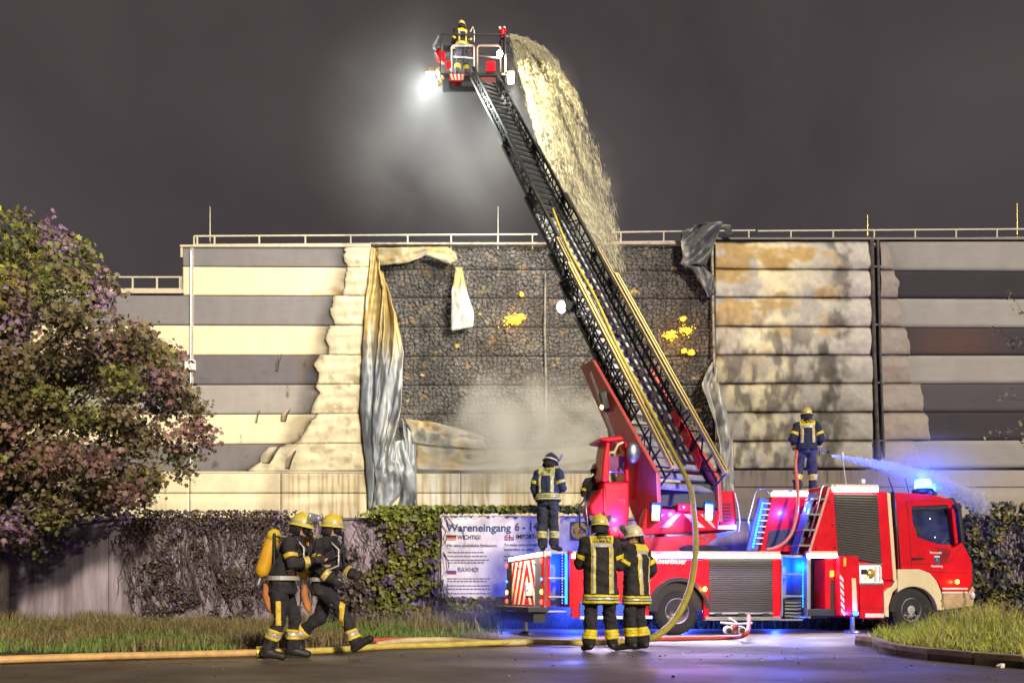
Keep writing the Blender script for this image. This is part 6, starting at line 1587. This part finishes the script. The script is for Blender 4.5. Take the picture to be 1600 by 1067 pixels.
# small print as rows of tiny dashes
for (x0, x1, ys_) in ((700, 764, (862, 868, 874, 878)), (699, 772, (903, 907)), (700, 775, (914, 919, 926)), (788, 842, (868, 874))):
    for y in ys_:
        mb = MB(); x = x0
        while x < x1 - random.uniform(0, 14):
            w = random.uniform(2, 6); q = [onban(pp(a, b) - bo) for a, b in ((x, y), (x + w, y), (x + w, y + 1.6), (x, y + 1.6))]; mb.prism(q, (0, -.002, 0)); x += w + 1.3
        mb.build('small_print', m_ink2, ban)
for k, m_ in enumerate((m_ink3, m_fr, m_fr if False else M('flag_gold', (.65, .35, .22), .6))): bquad('flag_stripe', 699, 836 + 2.5 * k, 713.5, 838.5 + 2.5 * k, m_)
bquad('flag_field', 789, 835.5, 803.5, 844, m_fw)
for r_ in ((789, 838.8, 803.5, 840.8), (795, 835.5, 797.4, 844)): bquad('flag_cross', *r_, m_fr, .016)
for r_ in ((789.5, 836, 793.5, 838), (798.5, 836, 803, 838), (789.5, 841.6, 793.5, 843.6), (798.5, 841.6, 803, 843.6)): bquad('flag_corner', *r_, m_fb, .014)
for k, m_ in enumerate((m_fw, m_fb, m_fr)): bquad('flag_stripe', 699, 889 + 2.5 * k, 713.5, 891.5 + 2.5 * k, m_)
lg = bquad('shop_logo', 891, 815, 921, 844, m_ink)
c = onban(pp(905, 829.5) - bo) - Vector((0, .014, 0)); 
MB().tube([c, c + Vector((0, .004, 0))], 13 * pS, 28).build('logo_disc', m_fy, ban)
MB().tube([c + Vector((0, .003, 0)), c + Vector((0, .006, 0))], 13.8 * pS, 28).build('logo_ring', m_fr, ban)
def logo_t(s, px, py, sz, m_):
    q = pp(px, py) - bo; return textmesh(s, sz * pS * 1.36, Matrix.Translation((q.x, c.y - .006, q.z)) @ Matrix.Rotation(R(90), 4, 'X'), m_, ban, bold=.006, align='CENTER')
logo_t('L', 897.5, 833, 7, m_ink); logo_t('i', 904, 835, 7, m_fr); logo_t('D', 909, 833, 7, m_ink); logo_t('L', 914.5, 833, 7, m_ink)
# second small notice seen between truck deck and turret
sg = empty('small_sign', P(1062, 862, WY - .05)); tag(sg, 'small white wall sign half hidden behind the turntable of the truck', 'sign')
so = Vector(sg.location); q = [P(*a, WY - .05) - so for a in ((1042, 835), (1080, 835), (1080, 862), (1042, 862))]; MB().prism(q, (0, -.02, 0)).build('sign_board', m_white, sg)
q = P(1046, 858, WY - .08) - so; textmesh('VERBOTEN', .09, Matrix.Translation(q) @ Matrix.Rotation(R(90), 4, 'X'), m_ink3, sg, bold=.002)

# ================================================================ HOSES
m_hy = M('hose_yellow', (.72, .55, .10), .6, var=.2, vs=8, bump=.2); m_ho = M('hose_orange', (.78, .46, .16), .6, var=.2, vs=8); m_hr = M('hose_red', (.65, .10, .06), .55, var=.2, vs=8)
m_hyd = M('hose_olive', (.42, .34, .04), .6, var=.2, vs=8)
def smoothpts(p, n=6):
    p = [Vector(q) for q in p]; out = []
    for i in range(len(p) - 1):
        a = p[max(i - 1, 0)]; b = p[i]; c = p[i + 1]; d = p[min(i + 2, len(p) - 1)]
        for k in range(n):
            t = k / n; out.append(.5 * ((2 * b) + (-a + c) * t + (2 * a - 5 * b + 4 * c - d) * t * t + (-a + 3 * b - 3 * c + d) * t ** 3))
    return out + [p[-1]]
gz = lambda px, py, r: gp(px, py) + Vector((0, 0, r))
# ladder hose: down the rungs then swinging to the road
pts = [lp(s_at(342), .0, .30)] + [lp(s_at(y), -.02 + .05 * math.sin(y * .03), .20 - .0002 * (y - 342)) for y in (400, 470, 550, 630, 700)] + [P(1077, 758, 16.4), P(1084, 800, 15.6), P(1087, 840, 15.0), P(1085, 880, 14.5), P(1076, 925, 14.0), P(1056, 965, 13.6), P(1030, 990, 13.2), gz(1000, 1007, .06), gz(960, 1008, .06)]
sp__ = smoothpts(pts, 7); hs = MB().tube(sp__, [.034 + .024 * min(1, i / 60) for i in range(len(sp__))], 10).build('supply_hose', m_hyd, None, smooth=True)
tag(hs, 'yellow supply hose running down the ladder and curving to the road', 'hose')
hs = MB().tube(smoothpts([gz(962, 1008.5, .06), gz(900, 1010, .06), gz(820, 1008, .06), gz(700, 1013, .06), gz(600, 1016, .06), gz(520, 1022, .06), gz(412, 1026, .06)], 6), .046, 10).build('road_hose', m_hy, None, smooth=True)
tag(hs, 'yellow hose lying along the road edge between the two groups of people', 'hose')
hs = MB().tube(smoothpts([gz(414, 1026, .06), gz(300, 1029, .06), gz(180, 1032, .06), gz(60, 1036, .06), gz(-80, 1041, .06)], 6), .048, 10).build('road_hose', m_ho, None, smooth=True)
tag(hs, 'orange hose lying on the road edge below the tree and wall', 'hose')
co = MB().tube([gz(400, 1026.5, .06), gz(416, 1026, .06)], .085, 12).build('hose_coupling', M('coupling_yellow', (.75, .50, .05), .4, .3)); tag(co, 'yellow coupling joining the orange hose to the yellow one', 'coupling')
hs = MB().tube(smoothpts([gz(560, 1004.5, .04), gz(640, 1002, .04), gz(720, 1005, .04), gz(800, 1007, .04), gz(880, 1006, .04), gz(960, 1003, .04), gz(1040, 1001, .04), gz(1140, 999, .04), P(1165, 990, 13.8), P(1170, 976, 15.2), P(1170, 962, 16.6)], 6), .04, 8).build('road_hose', m_hr, None, smooth=True)
tag(hs, 'thin red hose lying along the road and rising under the truck', 'hose')
hs = MB().tube(smoothpts([gz(590, 1012, .05), gz(640, 1007, .07), gz(700, 1006, .07), gz(760, 1009, .05), gz(822, 1008, .05)], 6), .05, 8).build('road_hose', M('hose_pale', (.75, .60, .30), .6), None, smooth=True)
tag(hs, 'short pale hose loop lying over the yellow hose near the rear of the truck', 'hose')
bpy.context.view_layer.update()
hR = p4.matrix_world @ (j4['wrR'] + V3(0, .10, -.03)); hL = p4.matrix_world @ (j4['wrL'] + V3(0, .08, 0))
hz = [L(1198, 858, .1), L(1212, 855, .05), L(1228, 845, .0), L(1240, 825, .0), L(1246, 790, .1), L(1246, 760, .3), L(1243, 725, .55), L(1245, 706, .85)]
pts = [T2W @ q for q in hz] + [hL, hR]
hs = MB().tube(smoothpts(pts, 7), .035, 10).build('attack_hose', M('hose_salmon', (.80, .22, .10), .5, var=.15), None, smooth=True); tag(hs, 'salmon coloured hose held by the person on top of the truck', 'hose')
nzd = (P(1420, 735, hR.y + .6) - hR).normalized()
nz_ = empty('hose_nozzle', hR); tag(nz_, 'hand held branch pipe spraying water above the truck roof', 'nozzle')
MB().tube([Vector((0, 0, 0)), nzd * .12, nzd * .3], [.035, .03, .022], 10).build('barrel', m_steel, nz_); MB().tube([nzd * .28, nzd * .36], [.03, .034], 10).build('tip', m_black, nz_)
MB().tube([nzd * .1, nzd * .1 + Vector((0, 0, -.16))], .014, 6).build('grip', m_black, nz_)
# hydrant distributor on the road under the truck
db = gp(1204, 1003); dv = empty('hose_distributor', db + Vector((0, 2.2, 0))); tag(dv, 'small pink and white hose distributor standing on the road beneath the truck', 'distributor')
m_pk = M('distributor_red', (.7, .2, .22), .4)
MB().tube([(0, 0, .14), (0, .12, .14)], .09, 14).build('body', m_pk, dv, bevel=.01)
for x in (-.14, .13):
    r_ = MB().tube([(x, -.05, .11), (x, .1, .12)], .085, 14).build('outlet', m_white, dv, bevel=.01); MB().tube([(x, -.065, .11), (x, -.05, .11)], .055, 12).build('outlet_bore', m_black, r_)
MB().tube([(-.30, 0, .27), (-.08, 0, .25), (.10, 0, .24), (.34, 0, .26)], .022, 8).build('handle', m_white, dv); MB().tube([(-.12, 0, .36), (.05, 0, .25)], .02, 8).build('handle', m_white, dv); MB().tube([(0, .05, .14), (0, .02, .26)], .03, 8).build('spindle', m_steel, dv)
sp_ = gp(1541, 1039.5); pb = MB()
pb.ball((0, 0, 0), (.05, .035, .03), 6); pb.v = [(v[0] + random.gauss(0, .006), v[1] + random.gauss(0, .006), v[2] + random.gauss(0, .004)) for v in pb.v]
o = pb.build('pebble', m_white); o.location = sp_ + Vector((0, -.28, .02)); tag(o, 'small white pebble on the road in front of the traffic island kerb', 'pebble')

# ================================================================ WATER
m_water = M('water_spray', (.95, .88, .64), .8, var=.04, spec=.1, attr=True)  # yellow of the basket lamp also put into the water colour
for w_ in (m_water,):   # droplets let light through as well as reflecting it
    n_ = w_.node_tree; b0 = n_.nodes['Principled BSDF']; tl = n_.nodes.new('ShaderNodeBsdfTranslucent'); tl.inputs['Color'].default_value = (.92, .86, .62, 1)
    mx_ = n_.nodes.new('ShaderNodeMixShader'); mx_.name = 'water_mix'; mx_.inputs[0].default_value = .25
    n_.links.new(b0.outputs[0], mx_.inputs[1]); n_.links.new(tl.outputs[0], mx_.inputs[2]); n_.links.new(mx_.outputs[0], n_.nodes['Material Output'].inputs['Surface'])
m_water2 = M('water_spray_cool', (.86, .84, .92), .35, var=.05, spec=.6)
def drops(name, C, D, ln, wd, mat, label, seed, vary=False):
    g = np.random.default_rng(seed); n = len(C); D = D / np.linalg.norm(D, axis=1, keepdims=True)
    a = np.cross(D, g.normal(size=(n, 3))); a /= np.linalg.norm(a, axis=1, keepdims=True); b = np.cross(D, a)
    V = np.stack([C + D * ln[:, None], C + a * wd[:, None], C - a * wd[:, None] * .5 + b * wd[:, None] * .87, C - a * wd[:, None] * .5 - b * wd[:, None] * .87, C - D * ln[:, None] * .8], 1)
    Fc = np.array([(0, 1, 2), (0, 2, 3), (0, 3, 1), (4, 2, 1), (4, 3, 2), (4, 1, 3)])[None] + (np.arange(n) * 5)[:, None, None]
    o = npmesh(name, V.reshape(-1, 3), Fc.reshape(-1, 3), mat, None, np.repeat(g.uniform(.4, 1, (n, 1)) ** .8 * np.ones((1, 3)), 5, 0) if vary else None); return tag(o, label, 'water', kind='stuff')
outer = [(797, 55), (825, 60), (850, 76), (872, 102), (890, 130), (908, 165), (922, 200), (938, 250), (950, 295), (960, 340), (966, 372), (978, 430)]
inner = [(797, 58), (802, 75), (808, 100), (815, 130), (824, 165), (834, 200), (846, 250), (862, 290), (884, 330), (908, 360), (930, 378), (955, 425)]
g = np.random.default_rng(31); n = 180000
t = g.random(n) ** .9; u = g.random(n)
po = poly_at(outer, t); pi_ = poly_at(inner, t)
# ropes of water: denser along wandering threads
th = .4 * fbm(u * 9 + 1.5 * fbm(t * 3, u * 2, 9), t * 4, 700) + .6 * fbm(u * 34 + 3 * fbm(t * 5, u * 6, 12), t * 11, 705); keep = g.random(n) < sstep(.36, .62, th) * (1 - .8 * np.exp(-((u - .78 + .05 * np.sin(t * 9)) / .05) ** 2) * sstep(.12, .3, t)) * (1.0 - .88 * sstep(.22, .9, t)) * (.25 + .75 * sstep(0, .16, u) * sstep(1.0, .72, u)) * (1 - .95 * sstep(.74, 1, t)) + .01
t, u, po, pi_ = t[keep], u[keep], po[keep], pi_[keep]
q = pi_ * (1 - u[:, None]) + po * u[:, None]
q += g.normal(size=q.shape) * (.9 + 2.6 * t[:, None]); q[:, 0] += sstep(.75, 1, u) * (fbm(t * 26, u * 3, 720) - .4) * 14 * sstep(.03, .2, t) - sstep(.2, 0, u) * (fbm(t * 22, u * 2, 725) - .5) * 8
dep = 26.3 + 3.0 * t + g.normal(size=len(t)) * (.1 + .5 * t)
Cw = np.stack([(q[:, 0] - 800) * dep / F, dep, CAMH + (HZ - q[:, 1]) * dep / F], -1)
e = .02; q2 = poly_at(inner, np.clip(t + e, 0, 1)) * (1 - u[:, None]) + poly_at(outer, np.clip(t + e, 0, 1)) * u[:, None]; q1 = pi_ * (1 - u[:, None]) + po * u[:, None]
Dw = np.stack([(q2 - q1)[:, 0], np.full(len(t), .8), -(q2 - q1)[:, 1]], -1) + g.normal(size=(len(t), 3)) * .28
drops('water_jet', Cw, Dw, g.uniform(.05, .12 + .16 * t), g.uniform(.003, .0065, len(t)) + .002 * (1 - t), m_water, 'yellow lit arc of water pouring from the basket monitor onto the warehouse roof', 3, True)
# hand jet at the right
n = 42000; t = g.random(n) ** 1.25; 
ctr = np.array([(1300, 712), (1340, 719), (1390, 730), (1430, 741), (1470, 756), (1510, 775), (1540, 790)], float)
pc = poly_at(ctr, t); rad = 1.0 + 13 * t; q = pc + g.normal(size=pc.shape) * rad[:, None] * .55 * np.array((.6, 1.0))
dep = hR.y + .5 + 2.2 * t + g.normal(size=n) * .25 * t
Cw = np.stack([(q[:, 0] - 800) * dep / F, dep, CAMH + (HZ - q[:, 1]) * dep / F], -1)
Dw = np.stack([np.ones(n), np.full(n, .25), -.15 - .45 * t], -1) + g.normal(size=(n, 3)) * .08
drops('hand_jet', Cw, Dw, g.uniform(.03, .09, n), g.uniform(.0018, .0045, n), m_water2, 'flat jet of pale water spraying from the hand nozzle over the truck cab', 4)

# ================================================================ SMOKE
def smoke(name, c, s, dens, col, label, scale=.35, lo=.42, hi=.75, falloff=1.0, seed=0.0, aniso=.2):
    o = MB().box((0, 0, 0), (2, 2, 2)).build(name, None or M('tmp_dummy', (.5, .5, .5)), None)
    o.data.materials.clear(); o.location = c; o.scale = s
    m = bpy.data.materials.new(name + '_air'); m.use_nodes = True; n = m.node_tree; n.nodes.clear(); Lk = n.links
    out = n.nodes.new('ShaderNodeOutputMaterial'); pv = n.nodes.new('ShaderNodeVolumePrincipled')
    pv.inputs['Color'].default_value = (*col, 1); pv.inputs['Anisotropy'].default_value = aniso
    t = n.nodes.new('ShaderNodeTexCoord'); ln = n.nodes.new('ShaderNodeVectorMath'); ln.operation = 'LENGTH'
    Lk.new(t.outputs['Object'], ln.inputs[0])
    mr = n.nodes.new('ShaderNodeMapRange'); mr.interpolation_type = 'SMOOTHSTEP'; mr.inputs['From Min'].default_value = 1.0; mr.inputs['From Max'].default_value = .15; Lk.new(ln.outputs['Value'], mr.inputs['Value'])
    mp = n.nodes.new('ShaderNodeMapping'); mp.inputs['Scale'].default_value = (s[0], s[1], s[2]); mp.inputs['Location'].default_value = (seed, seed * 2, 0); Lk.new(t.outputs['Object'], mp.inputs['Vector'])
    nz = n.nodes.new('ShaderNodeTexNoise'); nz.inputs['Scale'].default_value = scale; nz.inputs['Detail'].default_value = 4; nz.inputs['Distortion'].default_value = .6; Lk.new(mp.outputs[0], nz.inputs['Vector'])
    m2 = n.nodes.new('ShaderNodeMapRange'); m2.inputs['From Min'].default_value = lo; m2.inputs['From Max'].default_value = hi; Lk.new(nz.outputs['Fac'], m2.inputs['Value'])
    mu = n.nodes.new('ShaderNodeMath'); mu.operation = 'MULTIPLY'; Lk.new(mr.outputs[0], mu.inputs[0]); Lk.new(m2.outputs[0], mu.inputs[1])
    m3 = n.nodes.new('ShaderNodeMath'); m3.operation = 'MULTIPLY'; m3.inputs[1].default_value = dens; Lk.new(mu.outputs[0], m3.inputs[0]); Lk.new(m3.outputs[0], pv.inputs['Density'])
    Lk.new(pv.outputs[0], out.inputs['Volume']); o.data.materials.append(m)
    return tag(o, label, 'smoke', kind='stuff')
smoke('smoke_plume', P(690, 200, 27.6), (5.6, 1.6, 5.6), .20, (.95, .95, .95), 'pale smoke glowing in the floodlight beside the raised basket', .30, .22, .80, seed=3)
smoke('smoke_cloud', P(830, 690, 28.3), (6.0, 1.3, 3.0), 2.6, (.95, .93, .88), 'whitish smoke drifting across the foot of the burnt wall behind the ladder', .42, .40, .70, seed=7)
smoke('spray_mist', P(1450, 745, 19.6), (2.6, 1.2, 1.3), .40, (.9, .92, 1), 'bluish mist around the truck beacon and the hand jet', .6, .3, .7, seed=11)
smoke('jet_mist', P(912, 320, 28.2), (1.7, .9, 3.3), .55, (.95, .93, .85), 'thin mist drifting off the lower end of the water arc', .6, .3, .7, seed=17)
smoke('ground_mist', P(800, 965, 18.6), (4.2, 1.6, .75), .16, (.9, .92, 1), 'low bluish mist hanging over the verge behind the rear of the truck', .9, .3, .7, seed=23)
g = np.random.default_rng(91); nb = 420
X = g.uniform(-9, 11, nb); Y = g.uniform(7.2, 13.5, nb); Y = np.where(g.random(nb) < .5, 10.6 + g.normal(size=nb) * .5, Y)
C_ = np.stack([X, Y, np.full(nb, .012)], -1)
db_ = leaves('road_debris', C_, g.normal(size=(nb, 3)) * .25 + np.array((0, 0, 1.0)), g.uniform(.012, .05, nb) * np.where(g.random(nb) < .1, 1.6, 1), np.where(g.random((nb, 1)) < .35, np.array((.45, .38, .28)), np.array((.04, .033, .028))) * g.uniform(.6, 1.3, (nb, 1)), m_leaf, None, 92, False, 0)
tag(db_, 'flakes of burnt foam and leaf bits scattered over the road', 'debris', kind='stuff')
smoke('jet_haze', P(862, 150, 26.9), (1.1, .6, 2.1), .35, (.97, .93, .78), 'fine spray clinging round the upper bend of the water arc', .9, .32, .7, seed=29)
